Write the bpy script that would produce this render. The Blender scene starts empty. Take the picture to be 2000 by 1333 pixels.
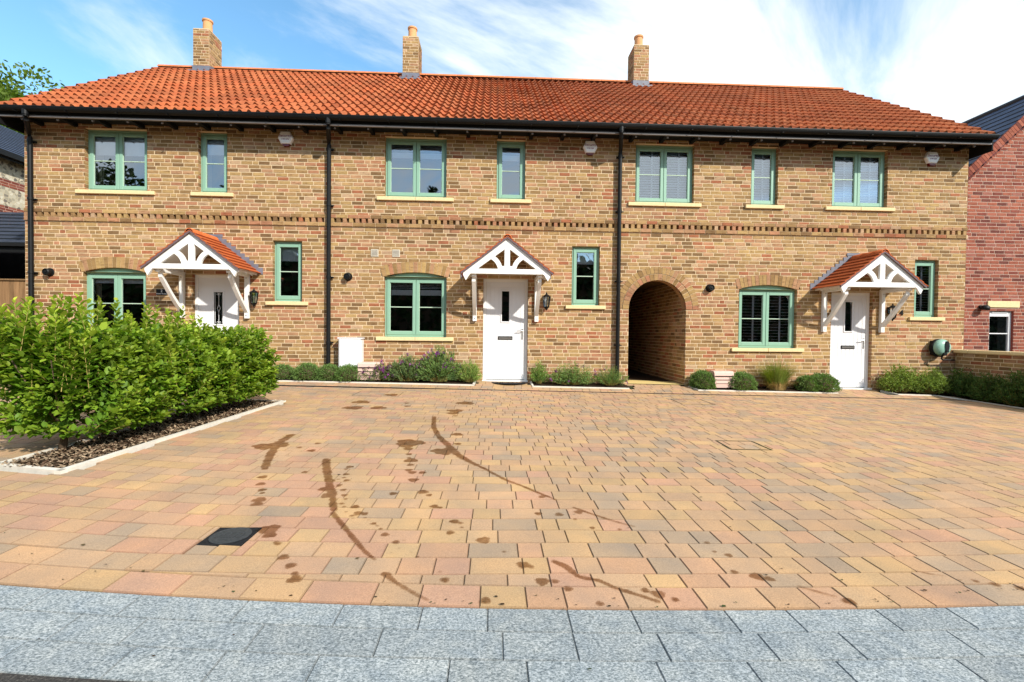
import bpy, math, random
import numpy as np
from mathutils import Vector, Matrix
rad = math.radians
random.seed(7); rng = np.random.default_rng(7)
scn = bpy.context.scene
COL = scn.collection

# ------------------------------------------------------------------ camera, sky, sun, exposure
YAW, PITCH, ROLL, FPX = .0417, -.0175, .0105, 897.0
cam = bpy.data.cameras.new("camera"); camo = bpy.data.objects.new("camera", cam); COL.objects.link(camo)
cam.sensor_width = 36; cam.lens = 36 * FPX / 2000; cam.clip_start = .05; cam.clip_end = 3000
_f = Vector((math.sin(YAW) * math.cos(PITCH), math.cos(YAW) * math.cos(PITCH), math.sin(PITCH)))
_r = Vector((math.cos(YAW), -math.sin(YAW), 0)); _u = _r.cross(_f)
_r2 = _r * math.cos(ROLL) + _u * math.sin(ROLL); _u2 = _u * math.cos(ROLL) - _r * math.sin(ROLL)
camo.matrix_world = Matrix(((_r2.x, _u2.x, -_f.x, 0), (_r2.y, _u2.y, -_f.y, -9.35), (_r2.z, _u2.z, -_f.z, 1.15), (0, 0, 0, 1)))
scn.camera = camo
SUN_AZ, SUN_EL = rad(40), rad(34)
sund = Vector((math.sin(SUN_AZ) * math.cos(SUN_EL), -math.cos(SUN_AZ) * math.cos(SUN_EL), math.sin(SUN_EL)))
sl = bpy.data.lights.new("sun", 'SUN'); sl.energy = 4.4; sl.angle = rad(1.2); sl.color = (1, .95, .86)
so = bpy.data.objects.new("sun", sl); COL.objects.link(so); so.rotation_euler = sund.to_track_quat('Z', 'Y').to_euler()
so.location = (20, -30, 30)
scn.view_settings.view_transform = 'Standard'; scn.view_settings.look = 'None'
scn.view_settings.exposure = .46; scn.view_settings.gamma = 1
scn.cycles.max_bounces = 6; scn.cycles.transparent_max_bounces = 12; scn.cycles.use_denoising = True
scn.cycles.sample_clamp_indirect = 6

w = bpy.data.worlds.new("World"); scn.world = w; w.use_nodes = True
nt = w.node_tree; nt.nodes.clear()
def N(t, typ, **k):
    n = t.nodes.new(typ)
    for a, b in k.items(): setattr(n, a, b)
    return n
sky = N(nt, 'ShaderNodeTexSky'); sky.sky_type = 'NISHITA'; sky.sun_disc = False
sky.sun_elevation = SUN_EL; sky.sun_rotation = math.atan2(sund.x, sund.y); sky.air_density = 1.0; sky.dust_density = .3; sky.ozone_density = 3
hs = N(nt, 'ShaderNodeHueSaturation'); hs.inputs['Hue'].default_value = .485; hs.inputs['Saturation'].default_value = 1.08; hs.inputs['Value'].default_value = 2.0
nt.links.new(sky.outputs[0], hs.inputs['Color'])
geo = N(nt, 'ShaderNodeTexCoord'); sep = N(nt, 'ShaderNodeSeparateXYZ'); nt.links.new(geo.outputs['Generated'], sep.inputs[0])
def M_(op, a, b=None, c=None, t=nt, clamp=False):
    n = N(t, 'ShaderNodeMath', operation=op); n.use_clamp = clamp
    for i, v in enumerate((a, b, c)):
        if v is None: continue
        if isinstance(v, (int, float)): n.inputs[i].default_value = v
        else: t.links.new(v, n.inputs[i])
    return n.outputs[0]
zc = M_('MAXIMUM', sep.outputs['Z'], .03); zc = M_('ADD', zc, .12)
cx = M_('DIVIDE', sep.outputs['X'], zc); cy = M_('DIVIDE', sep.outputs['Y'], zc)
# cloud layer: streaks running up to the right
ang = rad(38)
u1 = M_('ADD', M_('MULTIPLY', cx, math.cos(ang)), M_('MULTIPLY', cy, math.sin(ang)))
v1 = M_('SUBTRACT', M_('MULTIPLY', cy, math.cos(ang)), M_('MULTIPLY', cx, math.sin(ang)))
cmb = N(nt, 'ShaderNodeCombineXYZ'); nt.links.new(M_('MULTIPLY', u1, .55), cmb.inputs[0]); nt.links.new(M_('MULTIPLY', v1, 1.15), cmb.inputs[1])
cmb.inputs[2].default_value = 3.7
n1 = N(nt, 'ShaderNodeTexNoise'); n1.inputs['Scale'].default_value = 1.25; n1.inputs['Detail'].default_value = 9; n1.inputs['Roughness'].default_value = .6; n1.inputs['Distortion'].default_value = .5
nt.links.new(cmb.outputs[0], n1.inputs['Vector'])
n2 = N(nt, 'ShaderNodeTexNoise'); n2.inputs['Scale'].default_value = .5; n2.inputs['Detail'].default_value = 3
nt.links.new(cmb.outputs[0], n2.inputs['Vector'])
bias = M_('MULTIPLY', M_('ADD', M_('DIVIDE', sep.outputs['X'], M_('ADD', M_('ABSOLUTE', sep.outputs['Y']), .001)), -.12), .27)
bias = M_('ADD', M_('MINIMUM', M_('MAXIMUM', bias, -.0), .065), .10)
cl = M_('ADD', M_('ADD', n1.outputs[0], M_('MULTIPLY', M_('SUBTRACT', n2.outputs[0], .5), .35)), bias)
cr = N(nt, 'ShaderNodeMapRange'); cr.interpolation_type = 'SMOOTHSTEP'; cr.inputs['From Min'].default_value = .46; cr.inputs['From Max'].default_value = .74
cr.inputs['To Max'].default_value = .95
nt.links.new(cl, cr.inputs['Value'])
mixs = N(nt, 'ShaderNodeMixRGB'); nt.links.new(cr.outputs[0], mixs.inputs[0]); nt.links.new(hs.outputs[0], mixs.inputs[1]); mixs.inputs[2].default_value = (8.4, 8.9, 9.1, 1)
bg = N(nt, 'ShaderNodeBackground'); bg.inputs['Strength'].default_value = .105
nt.links.new(mixs.outputs[0], bg.inputs['Color'])
ow = N(nt, 'ShaderNodeOutputWorld'); nt.links.new(bg.outputs[0], ow.inputs['Surface'])

# ------------------------------------------------------------------ helpers
def G(x, y):
    x = max(-14, min(14, x)); y2 = max(-14, min(3, y))
    return .078 - .0164 * x + .0105 * y2 + max(0, min(y, 0) + .7) * .13
class MB:
    def __init__(s): s.v = []; s.f = []; s.c = []; s.m = []
    def face(s, pts, col=(1, 1, 1), mi=0):
        i = len(s.v); s.v += [tuple(p) for p in pts]; s.f.append(tuple(range(i, i + len(pts)))); s.c.append(col); s.m.append(mi); return s
    def idx(s, pts, faces, col=(1, 1, 1), mi=0):
        i = len(s.v); s.v += [tuple(p) for p in pts]
        for f in faces: s.f.append(tuple(i + k for k in f)); s.c.append(col); s.m.append(mi)
        return s
    def box(s, x0, x1, y0, y1, z0, z1, col=(1, 1, 1), mi=0, bev=0):
        if bev:
            b = min(bev, (x1 - x0) * .3, (y1 - y0) * .3, (z1 - z0) * .3)
            X = (x0, x1); Y = (y0, y1); Z = (z0, z1); P = []; ix = {}
            for i in (0, 1):
                for j in (0, 1):
                    for k in (0, 1):
                        sx, sy, sz = (1, -1)[i], (1, -1)[j], (1, -1)[k]
                        for a in range(3):
                            ix[i, j, k, a] = len(P)
                            P.append((X[i] + (0 if a == 0 else sx * b), Y[j] + (0 if a == 1 else sy * b), Z[k] + (0 if a == 2 else sz * b)))
            F = []
            for i in (0, 1): F.append([ix[i, 0, 0, 0], ix[i, 1, 0, 0], ix[i, 1, 1, 0], ix[i, 0, 1, 0]][::(1 if i else -1)])
            for j in (0, 1): F.append([ix[0, j, 0, 1], ix[1, j, 0, 1], ix[1, j, 1, 1], ix[0, j, 1, 1]][::(-1 if j else 1)])
            for k in (0, 1): F.append([ix[0, 0, k, 2], ix[1, 0, k, 2], ix[1, 1, k, 2], ix[0, 1, k, 2]][::(1 if k else -1)])
            for j in (0, 1):
                for k in (0, 1): F.append([ix[0, j, k, 1], ix[1, j, k, 1], ix[1, j, k, 2], ix[0, j, k, 2]])
            for i in (0, 1):
                for k in (0, 1): F.append([ix[i, 0, k, 0], ix[i, 1, k, 0], ix[i, 1, k, 2], ix[i, 0, k, 2]])
            for i in (0, 1):
                for j in (0, 1): F.append([ix[i, j, 0, 0], ix[i, j, 1, 0], ix[i, j, 1, 1], ix[i, j, 0, 1]])
            for i in (0, 1):
                for j in (0, 1):
                    for k in (0, 1): F.append([ix[i, j, k, 0], ix[i, j, k, 1], ix[i, j, k, 2]])
            return s.idx(P, F, col, mi)
        P = [(x, y, z) for x in (x0, x1) for y in (y0, y1) for z in (z0, z1)]
        return s.idx(P, [(0, 1, 3, 2), (4, 6, 7, 5), (0, 4, 5, 1), (2, 3, 7, 6), (0, 2, 6, 4), (1, 5, 7, 3)], col, mi)
    def prism(s, poly, axis, a0, a1, col=(1, 1, 1), mi=0):
        # poly: 2D list; axis 'y': (x,z) extruded in y ; 'x': (y,z) ; 'z': (x,y)
        def P(p, a): return {'y': (p[0], a, p[1]), 'x': (a, p[0], p[1]), 'z': (p[0], p[1], a)}[axis]
        n = len(poly); pts = [P(p, a0) for p in poly] + [P(p, a1) for p in poly]
        F = [tuple(range(n)), tuple(range(2 * n - 1, n - 1, -1))] + [(i, i + n, (i + 1) % n + n, (i + 1) % n) for i in range(n)]
        return s.idx(pts, F, col, mi)
    def tube(s, pts, r, seg=8, col=(1, 1, 1), mi=0, cap=True):
        pts = [Vector(p) for p in pts]; n = len(pts); rs = r if isinstance(r, (list, tuple)) else [r] * n
        P = []
        for i, p in enumerate(pts):
            d = (pts[min(i + 1, n - 1)] - pts[max(i - 1, 0)]).normalized()
            a = d.cross(Vector((0, 0, 1)) if abs(d.z) < .9 else Vector((1, 0, 0))).normalized(); b = d.cross(a)
            for k in range(seg):
                t = 2 * math.pi * k / seg; P.append(p + (a * math.cos(t) + b * math.sin(t)) * rs[i])
        F = [(i * seg + k, i * seg + (k + 1) % seg, (i + 1) * seg + (k + 1) % seg, (i + 1) * seg + k) for i in range(n - 1) for k in range(seg)]
        if cap: F += [tuple(range(seg)), tuple(range((n - 1) * seg, n * seg))]
        return s.idx(P, F, col, mi)
    def lathe(s, prof, c, axis='z', seg=20, col=(1, 1, 1), mi=0):
        # prof: (r, h) list
        P = []
        for r, h in prof:
            for k in range(seg):
                t = 2 * math.pi * k / seg; a, b = r * math.cos(t), r * math.sin(t)
                P.append({'z': (c[0] + a, c[1] + b, c[2] + h), 'y': (c[0] + a, c[1] + h, c[2] + b), 'x': (c[0] + h, c[1] + a, c[2] + b)}[axis])
        n = len(prof)
        F = [(i * seg + k, i * seg + (k + 1) % seg, (i + 1) * seg + (k + 1) % seg, (i + 1) * seg + k) for i in range(n - 1) for k in range(seg)]
        F += [tuple(range(seg)), tuple(range((n - 1) * seg, n * seg))]
        return s.idx(P, F, col, mi)
    def build(s, name, mats, parent=None, smooth=False, recalc=True):
        me = bpy.data.meshes.new(name); me.from_pydata([tuple(p) for p in s.v], [], s.f)
        for m in (mats if isinstance(mats, (list, tuple)) else [mats]): me.materials.append(m)
        me.polygons.foreach_set('material_index', s.m)
        ca = me.color_attributes.new('Col', 'FLOAT_COLOR', 'CORNER')
        cols = np.ones((len(me.loops), 4), np.float32)
        cnt = np.array([len(f) for f in s.f]); cols[:, :3] = np.repeat(np.array(s.c, np.float32), cnt, 0)
        ca.data.foreach_set('color', cols.ravel())
        if recalc:
            import bmesh
            bm = bmesh.new(); bm.from_mesh(me); bmesh.ops.recalc_face_normals(bm, faces=bm.faces); bm.to_mesh(me); bm.free()
        if smooth: me.polygons.foreach_set('use_smooth', [True] * len(me.polygons))
        o = bpy.data.objects.new(name, me); COL.objects.link(o); o.parent = parent
        return o
def tag(o, label=None, cat=None, group=None, kind=None):
    if label: o['label'] = label
    if cat: o['category'] = cat
    if group: o['group'] = group
    if kind: o['kind'] = kind
    return o
def empty(name, loc=(0, 0, 0), label=None, cat=None, group=None):
    o = bpy.data.objects.new(name, None); o.empty_display_size = .2; COL.objects.link(o); o.location = loc
    return tag(o, label, cat, group)
def reparent(o, p):   # geometry is modelled in world coordinates: keep it there under an Empty at the thing's base
    o.parent = p
def thing(name, base, label, cat, group=None):
    """Empty at the base; children are built in world space and shifted back by matrix_parent_inverse."""
    return empty(name, base, label, cat, group)
def under(p, *objs):
    bpy.context.view_layer.update()
    for o in objs:
        o.parent = p; o.matrix_parent_inverse = Matrix.Translation(-Vector(p.location))
    return objs[0] if objs else None
def text(name, body, loc, size, mat, parent=None, ext=.0015, rot=(math.pi / 2, 0, 0), sx=1):
    c = bpy.data.curves.new(name, 'FONT'); c.body = body; c.size = size; c.extrude = ext; c.align_x = 'CENTER'; c.align_y = 'CENTER'
    c.materials.append(mat); o = bpy.data.objects.new(name, c); COL.objects.link(o); o.location = loc; o.rotation_euler = rot; o.scale = (sx, 1, 1)
    bpy.context.view_layer.update()
    me = bpy.data.meshes.new_from_object(o.evaluated_get(bpy.context.evaluated_depsgraph_get())); me.transform(Matrix.LocRotScale(Vector(loc), o.rotation_euler, o.scale))
    bpy.data.objects.remove(o); o = bpy.data.objects.new(name, me); COL.objects.link(o)
    return o

# ------------------------------------------------------------------ materials
def mat(name, base=(.5, .5, .5), rough=.6, metal=0, spec=.5):
    m = bpy.data.materials.new(name); m.use_nodes = True; b = m.node_tree.nodes['Principled BSDF']
    b.inputs['Base Color'].default_value = (*base, 1); b.inputs['Roughness'].default_value = rough; b.inputs['Metallic'].default_value = metal
    b.inputs['Specular IOR Level'].default_value = spec
    return m
def noise(t, scale, detail=4, rough=.55, vec=None, dist=0):
    n = N(t, 'ShaderNodeTexNoise'); n.inputs['Scale'].default_value = scale; n.inputs['Detail'].default_value = detail
    n.inputs['Roughness'].default_value = rough; n.inputs['Distortion'].default_value = dist
    if vec is not None: t.links.new(vec, n.inputs['Vector'])
    return n.outputs[0]
def ramp(t, src, *stops):
    r = N(t, 'ShaderNodeValToRGB'); t.links.new(src, r.inputs[0])
    e = r.color_ramp.elements
    while len(e) < len(stops): e.new(.5)
    for i, (p, c) in enumerate(stops):
        e[i].position = p; e[i].color = (*c, 1) if not isinstance(c, (int, float)) else (c, c, c, 1)
    return r.outputs[0]
def mix(t, kind, fac, a, b):
    n = N(t, 'ShaderNodeMixRGB', blend_type=kind)
    for i, v in enumerate((fac, a, b)):
        if isinstance(v, (int, float)): n.inputs[i].default_value = v if i == 0 else (v, v, v, 1)
        elif isinstance(v, tuple): n.inputs[i].default_value = (*v, 1)
        else: t.links.new(v, n.inputs[i])
    return n.outputs[0]
def coords(t, sc=(1, 1, 1)):
    g = N(t, 'ShaderNodeNewGeometry'); mp = N(t, 'ShaderNodeMapping'); mp.inputs['Scale'].default_value = sc
    t.links.new(g.outputs['Position'], mp.inputs[0]); return mp.outputs[0]
def bump(t, src, strength, dist=.01):
    b = N(t, 'ShaderNodeBump'); b.inputs['Strength'].default_value = strength; b.inputs['Distance'].default_value = dist
    t.links.new(src, b.inputs['Height']); t.links.new(b.outputs[0], t.nodes['Principled BSDF'].inputs['Normal'])
def attr(t):
    a = N(t, 'ShaderNodeVertexColor'); a.layer_name = 'Col'; return a.outputs[0]
def setcol(m, sock): m.node_tree.links.new(sock, m.node_tree.nodes['Principled BSDF'].inputs['Base Color'])

def brick_mat(name, dark=1.0, smudge=(.10, .05, .02), amt=.8):
    m = mat(name, rough=.92, spec=.2); t = m.node_tree; a = attr(t)
    n = noise(t, 1, 5, .6, coords(t, (9, 9, 26))); n2 = noise(t, 60, 3, .6, coords(t)); n3 = noise(t, 1, 3, .5, coords(t, (.5, .5, .9)))
    c = mix(t, 'MULTIPLY', .75, a, ramp(t, n, (.25, (.62, .52, .42)), (.5, (1, 1, 1)), (.75, (1.25, 1.2, 1.1))))
    sm = ramp(t, noise(t, 1, 4, .7, coords(t, (6.5, 6.5, 17)), .4), (.56, 0), (.68, 1))
    c = mix(t, 'MIX', M_('MULTIPLY', N_r(t, sm), amt * .72, t=t), c, smudge)
    pit = ramp(t, n2, (.64, 0), (.72, 1))
    c = mix(t, 'MIX', M_('MULTIPLY', N_r(t, pit), .5, t=t), c, (.12, .06, .02))
    c = mix(t, 'MULTIPLY', 1, c, ramp(t, n3, (.3, (.84 * dark, .79 * dark, .80 * dark)), (.7, (1.12 * dark, 1.11 * dark, 1.07 * dark))))
    setcol(m, c); bump(t, n2, .25, .004); return m
def N_r(t, col):
    n = N(t, 'ShaderNodeRGBToBW'); t.links.new(col, n.inputs[0]); return n.outputs[0]
def plain(name, base, rough=.7, var=.15, scale=12, spec=.4, bmp=0, metal=0):
    m = mat(name, base, rough, metal, spec); t = m.node_tree
    n = noise(t, scale, 5, .6, coords(t))
    lo = tuple(c * (1 - var) for c in base); hi = tuple(c * (1 + var) for c in base)
    setcol(m, ramp(t, n, (.3, lo), (.7, hi)))
    if bmp: bump(t, n, bmp, .01)
    return m
M = {}
M['brick'] = brick_mat('buff_brick')
M['red_brick'] = brick_mat('red_brick', smudge=(.14, .03, .02), amt=.4)
M['mortar'] = plain('mortar', (.60, .46, .29), .95, .1, 8)
M['mortar_red'] = plain('pink_mortar', (.46, .31, .24), .95, .1, 8)
M['sage'] = plain('sage_paint', (.225, .395, .29), .38, .03, 3, .5)
M['white'] = plain('white_paint', (.80, .79, .76), .35, .02, 3, .5)
M['upvc'] = plain('white_gloss', (.74, .74, .75), .28, .015, 3, .5)
M['sill'] = plain('buff_stone', (.70, .55, .30), .85, .07, 20, .3, .1)
M['black'] = plain('black_gloss', (.006, .0065, .007), .5, .2, 5, .22)
M['blackmatt'] = plain('black_paint', (.008, .008, .008), .75, .2, 5, .2)
M['grey_trim'] = plain('grey_trim', (.16, .14, .13), .5, .1, 5)
M['lead'] = plain('lead_sheet', (.14, .145, .18), .55, .18, 7, .5, .1)
M['dark'] = mat('dark_room', (.012, .012, .014), .9, 0, .1)
M['room'] = mat('room_wall', (.03, .03, .03), .9, 0, .1)
M['blind'] = plain('blind_fabric', (.82, .82, .80), .9, .05, 6)
M['slat'] = plain('white_slat', (.80, .80, .80), .45, .03, 6)
M['curtain'] = plain('cream_curtain', (.55, .50, .36), .95, .08, 6)
M['soil'] = plain('soil', (.035, .022, .013), .98, .5, 25, .1, .6)
M['kerb'] = plain('concrete_edging', (.62, .57, .49), .9, .1, 18, .2, .15)
M['steel'] = mat('satin_steel', (.45, .43, .40), .3, .9)
M['pot'] = plain('chimney_clay', (.60, .30, .13), .8, .1, 6)
M['pink'] = plain('pink_plastic', (.62, .42, .35), .6, .04, 5)
M['beige'] = plain('beige_plastic', (.55, .50, .40), .7, .05, 30)
M['teal'] = plain('teal_plastic', (.24, .42, .33), .3, .05, 5, .5)
M['red_lens'] = mat('red_lens', (.12, .004, .006), .25)
M['ink'] = mat('purple_ink', (.22, .02, .14), .5)
M['white_ink'] = mat('white_ink', (.8, .8, .8), .5)
M['rubber'] = plain('rubber_mat', (.012, .012, .013), .85, .4, 60, .2, .5)
M['sand'] = plain('sand_concrete', (.62, .47, .19), .95, .08, 12, .2)
M['bin_green'] = plain('bin_green', (.05, .22, .05), .45, .05)
M['bin_dark'] = plain('bin_dark', (.012, .014, .012), .5, .1)
M['bark'] = plain('bark', (.10, .07, .045), .95, .3, 25, .1, .5)
M['stem'] = plain('young_stem', (.25, .20, .05), .8, .2, 20)
# clay roof tile
def tile_mat(name, k=1.0):
    m = mat(name, rough=.85, spec=.18); t = m.node_tree; a = attr(t)
    n = noise(t, 14, 5, .65, coords(t)); nb = noise(t, .7, 3, .5, coords(t))
    c = mix(t, 'MULTIPLY', 1, a, ramp(t, n, (.3, (.80, .76, .74)), (.7, (1.15, 1.12, 1.1))))
    c = mix(t, 'MULTIPLY', 1, c, ramp(t, nb, (.3, (.92, .88, .88)), (.7, (1.08 * k, 1.06 * k, 1.0 * k))))
    setcol(m, c); bump(t, n, .12, .004); return m
M['tile'] = tile_mat('clay_tile')
# glass: reflects the world in front of it, lets the dark room show
def glass(name, base=.10, tint=(.95, .97, 1), ior=1.75):
    m = bpy.data.materials.new(name); m.use_nodes = True; t = m.node_tree; t.nodes.clear()
    fr = N(t, 'ShaderNodeFresnel'); fr.inputs['IOR'].default_value = ior
    gl = N(t, 'ShaderNodeBsdfGlossy'); gl.inputs['Roughness'].default_value = .012; gl.inputs['Color'].default_value = (.9, .95, 1, 1)
    nn = noise(t, 1.1, 2, .5, coords(t)); b = N(t, 'ShaderNodeBump'); b.inputs['Strength'].default_value = .05; b.inputs['Distance'].default_value = .05
    t.links.new(nn, b.inputs['Height']); t.links.new(b.outputs[0], gl.inputs['Normal'])
    tr = N(t, 'ShaderNodeBsdfTransparent'); tr.inputs['Color'].default_value = (*tint, 1)
    mx = N(t, 'ShaderNodeMixShader'); t.links.new(M_('ADD', fr.outputs[0], base, t=t, clamp=True), mx.inputs[0])
    t.links.new(tr.outputs[0], mx.inputs[1]); t.links.new(gl.outputs[0], mx.inputs[2])
    o = N(t, 'ShaderNodeOutputMaterial'); t.links.new(mx.outputs[0], o.inputs[0]); return m
M['glass'] = glass('window_glass', .20); M['lampglass'] = glass('lantern_glass', .15, (.9, .9, .85))
# foliage
def leaf_mat(name, trans=.35, rough=.45, spec=.4):
    m = mat(name, rough=rough, spec=spec); t = m.node_tree; a = attr(t)
    b = t.nodes['Principled BSDF']; t.links.new(a, b.inputs['Base Color'])
    tl = N(t, 'ShaderNodeBsdfTranslucent'); t.links.new(mix(t, 'MULTIPLY', 1, a, (1.3, 1.5, .5)), tl.inputs['Color'])
    mx = N(t, 'ShaderNodeMixShader'); mx.inputs[0].default_value = trans
    t.links.new(b.outputs[0], mx.inputs[1]); t.links.new(tl.outputs[0], mx.inputs[2])
    t.links.new(mx.outputs[0], t.nodes['Material Output'].inputs[0]); return m
M['leaf'] = leaf_mat('glossy_leaf', .35, .55, .3); M['fine'] = leaf_mat('fine_leaf', .25, .7, .2); M['petal'] = leaf_mat('petal', .3, .7, .1)
M['treeleaf'] = leaf_mat('tree_leaf', .3, .6, .2)
M['chip2'] = leaf_mat('litter', 0.02, .9, .1)
# concrete block paving
m = mat('block_paving', rough=.88, spec=.25); t = m.node_tree; a = attr(t)
n = noise(t, 3.2, 3, .55, coords(t)); n2 = noise(t, 170, 3, .7, coords(t)); n3 = noise(t, 900, 2, .5, coords(t))
c = mix(t, 'MULTIPLY', 1, a, ramp(t, n, (.3, (.84, .87, .93)), (.7, (1.14, 1.07, .98))))
c = mix(t, 'MULTIPLY', .9, c, ramp(t, n2, (.3, .72), (.7, 1.25)))
c = mix(t, 'MULTIPLY', 1, c, ramp(t, noise(t, .55, 5, .62, coords(t), .6), (.3, (.88, .89, .90)), (.7, (1.06, 1.05, 1.03))))
c = mix(t, 'MIX', M_('MULTIPLY', N_r(t, ramp(t, noise(t, 26, 4, .7, coords(t)), (.62, 0), (.74, 1))), .25, t=t), c, (.22, .15, .09))
sp = ramp(t, n3, (.70, 0), (.76, 1)); c = mix(t, 'MIX', M_('MULTIPLY', N_r(t, sp), .4, t=t), c, (.75, .62, .45))
setcol(m, c); bump(t, n2, .35, .003); M['paver'] = m
M['joint'] = plain('joint_sand', (.045, .05, .022), .98, .6, 40, .1, .3)
# granite setts
m = mat('granite', rough=.8, spec=.3); t = m.node_tree; a = attr(t)
n = noise(t, 1, 4, .75, coords(t, (95, 150, 95)), .5); n2 = noise(t, 5, 4, .6, coords(t), 1.5)
c = mix(t, 'MULTIPLY', 1, a, ramp(t, n, (.34, (.28, .34, .38)), (.48, (.95, 1, 1)), (.62, (1.95, 1.93, 1.9))))
c = mix(t, 'MULTIPLY', 1, c, ramp(t, n2, (.3, (.8, .84, .9)), (.7, (1.15, 1.12, 1.1))))
setcol(m, c); bump(t, n, .3, .002); M['granite'] = m
m = mat('asphalt', rough=.95, spec=.2); t = m.node_tree
n = noise(t, 130, 4, .7, coords(t)); setcol(m, ramp(t, n, (.3, (.02, .018, .018)), (.55, (.06, .055, .05)), (.75, (.2, .18, .15)))); bump(t, n, .8, .006); M['asphalt'] = m
# slate
m = mat('slate', rough=.55, spec=.4); t = m.node_tree; a = attr(t); n = noise(t, 5, 5, .6, coords(t))
setcol(m, mix(t, 'MULTIPLY', 1, a, ramp(t, n, (.3, (.75, .75, .78)), (.7, (1.2, 1.2, 1.2))))); M['slate'] = m
# flint
m = mat('flint', rough=.9, spec=.2); t = m.node_tree
vo = N(t, 'ShaderNodeTexVoronoi'); vo.feature = 'DISTANCE_TO_EDGE'; vo.inputs['Scale'].default_value = 11; t.links.new(coords(t), vo.inputs['Vector'])
vc = N(t, 'ShaderNodeTexVoronoi'); vc.inputs['Scale'].default_value = 11; t.links.new(coords(t), vc.inputs['Vector'])
st = ramp(t, N_r(t, vc.outputs['Color']), (.2, (.16, .14, .12)), (.5, (.42, .38, .28)), (.8, (.6, .56, .45)))
setcol(m, mix(t, 'MIX', ramp(t, vo.outputs['Distance'], (.05, 0), (.09, 1)), (.5, .43, .3), st)); M['flint'] = m
# weathered timber
m = mat('timber', rough=.85, spec=.2); t = m.node_tree; a = attr(t); n = noise(t, 1, 5, .6, coords(t, (30, 30, 1.6)), 1)
setcol(m, mix(t, 'MULTIPLY', 1, a, ramp(t, n, (.3, (.65, .6, .55)), (.7, (1.2, 1.2, 1.15))))); M['timber'] = m
# wet film on paving: darkens what lies below
m = bpy.data.materials.new('wet_film'); m.use_nodes = True; t = m.node_tree; t.nodes.clear()
tr = N(t, 'ShaderNodeBsdfTransparent'); wf_ = N(t, 'ShaderNodeMixRGB'); t.links.new(ramp(t, noise(t, 14, 4, .6, coords(t)), (.3, (.58, .48, .38)), (.72, (.76, .68, .59))), wf_.inputs[2])
wf_.inputs[1].default_value = (1, 1, 1, 1); t.links.new(attr(t), wf_.inputs[0]); t.links.new(wf_.outputs[0], tr.inputs['Color'])
gl = N(t, 'ShaderNodeBsdfGlossy'); gl.inputs['Roughness'].default_value = .45; mx = N(t, 'ShaderNodeMixShader'); mx.inputs[0].default_value = .03
t.links.new(tr.outputs[0], mx.inputs[1]); t.links.new(gl.outputs[0], mx.inputs[2]); o_ = N(t, 'ShaderNodeOutputMaterial'); t.links.new(mx.outputs[0], o_.inputs[0]); M['wet'] = m

# ------------------------------------------------------------------ ground
def Wp(x):
    d = x - .7
    if d < 0: d = min(-d, 4.5); return .0215 * d * d
    d = min(d, 4.); return .014 * d * d
def fade(v): return max(0., min(1., (-v - .9) / 5.0))
def PV(u, v): # paving coordinates -> world x,y
    return u, v + Wp(u) * (1 if v < -7.0 else fade(v) ** .8)
PAVE = [(.46, .305, .17), (.47, .325, .17), (.46, .285, .17), (.46, .27, .175), (.43, .30, .18), (.48, .335, .16), (.36, .285, .19), (.32, .265, .185), (.45, .31, .18)]
# base sheet
b = MB(); xs = [-400, -100, -40, -20] + [x * 1.0 for x in range(-14, 15)] + [20, 40, 100, 400]; ys = [-400, -100, -40, -20, -14, -12, -10, -9, -8, -7, -6, -5, -4, -3, -2, -1.5, -1, -.7, -.35, 0, 3, 10, 40, 100, 400]
for i in range(len(xs) - 1):
    for j in range(len(ys) - 1):
        P = [(x, y, G(x, y) - .024) for x, y in ((xs[i], ys[j]), (xs[i + 1], ys[j]), (xs[i + 1], ys[j + 1]), (xs[i], ys[j + 1]))]
        b.face(P)
tag(b.build('ground', M['joint'], recalc=False), 'dark joint sand and soil under the paving', None, None, 'structure')

b = MB()
BED = [(-3.83, -5.66), (-3.2, -5.8), (-3.04, -2.5), (-3.72, -2.45)]
def inbed(x, y): return -5.79 < y < -2.47 and -3.83 < x < -3.2 + (y + 5.8) * .0485
COVER = (-1.535, -1.30, -6.915, -6.70)
def block(u0, u1, v0, v1, col, hz=0, gap=.0009, nx=1, gv=2.0, dkf=.66):
    # a chamfered block in paving coordinates, v edges may be callables of u
    fv0 = v0 if callable(v0) else (lambda u: v0); fv1 = v1 if callable(v1) else (lambda u: v1)
    g = gap; ch = .004
    us = [u0 + g, u0 + g + ch, u1 - g - ch, u1 - g]
    def P(u, side, inner, z):
        v = (fv0(u) + g * gv + (ch if inner else 0)) if side == 0 else (fv1(u) - g * gv - (ch if inner else 0))
        x, y = PV(u, v); return (x, y, G(x, y) + z)
    T = hz; L = hz - .005; 
    A = [P(us[1], 0, 1, T), P(us[2], 0, 1, T), P(us[2], 1, 1, T), P(us[1], 1, 1, T)]
    B = [P(us[0], 0, 0, L), P(us[3], 0, 0, L), P(us[3], 1, 0, L), P(us[0], 1, 0, L)]
    D = [(p[0], p[1], p[2] - .014) for p in B]
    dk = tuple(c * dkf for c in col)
    i = len(b.v); b.v += A + B + D
    b.f.append((i, i + 1, i + 2, i + 3)); b.c.append(col); b.m.append(0)
    for k in range(4):
        k2 = (k + 1) % 4
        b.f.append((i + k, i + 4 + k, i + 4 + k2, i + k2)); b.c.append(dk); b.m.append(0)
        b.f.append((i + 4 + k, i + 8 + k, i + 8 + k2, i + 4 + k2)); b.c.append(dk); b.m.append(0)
PM = (.42, .276, .17)
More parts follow.
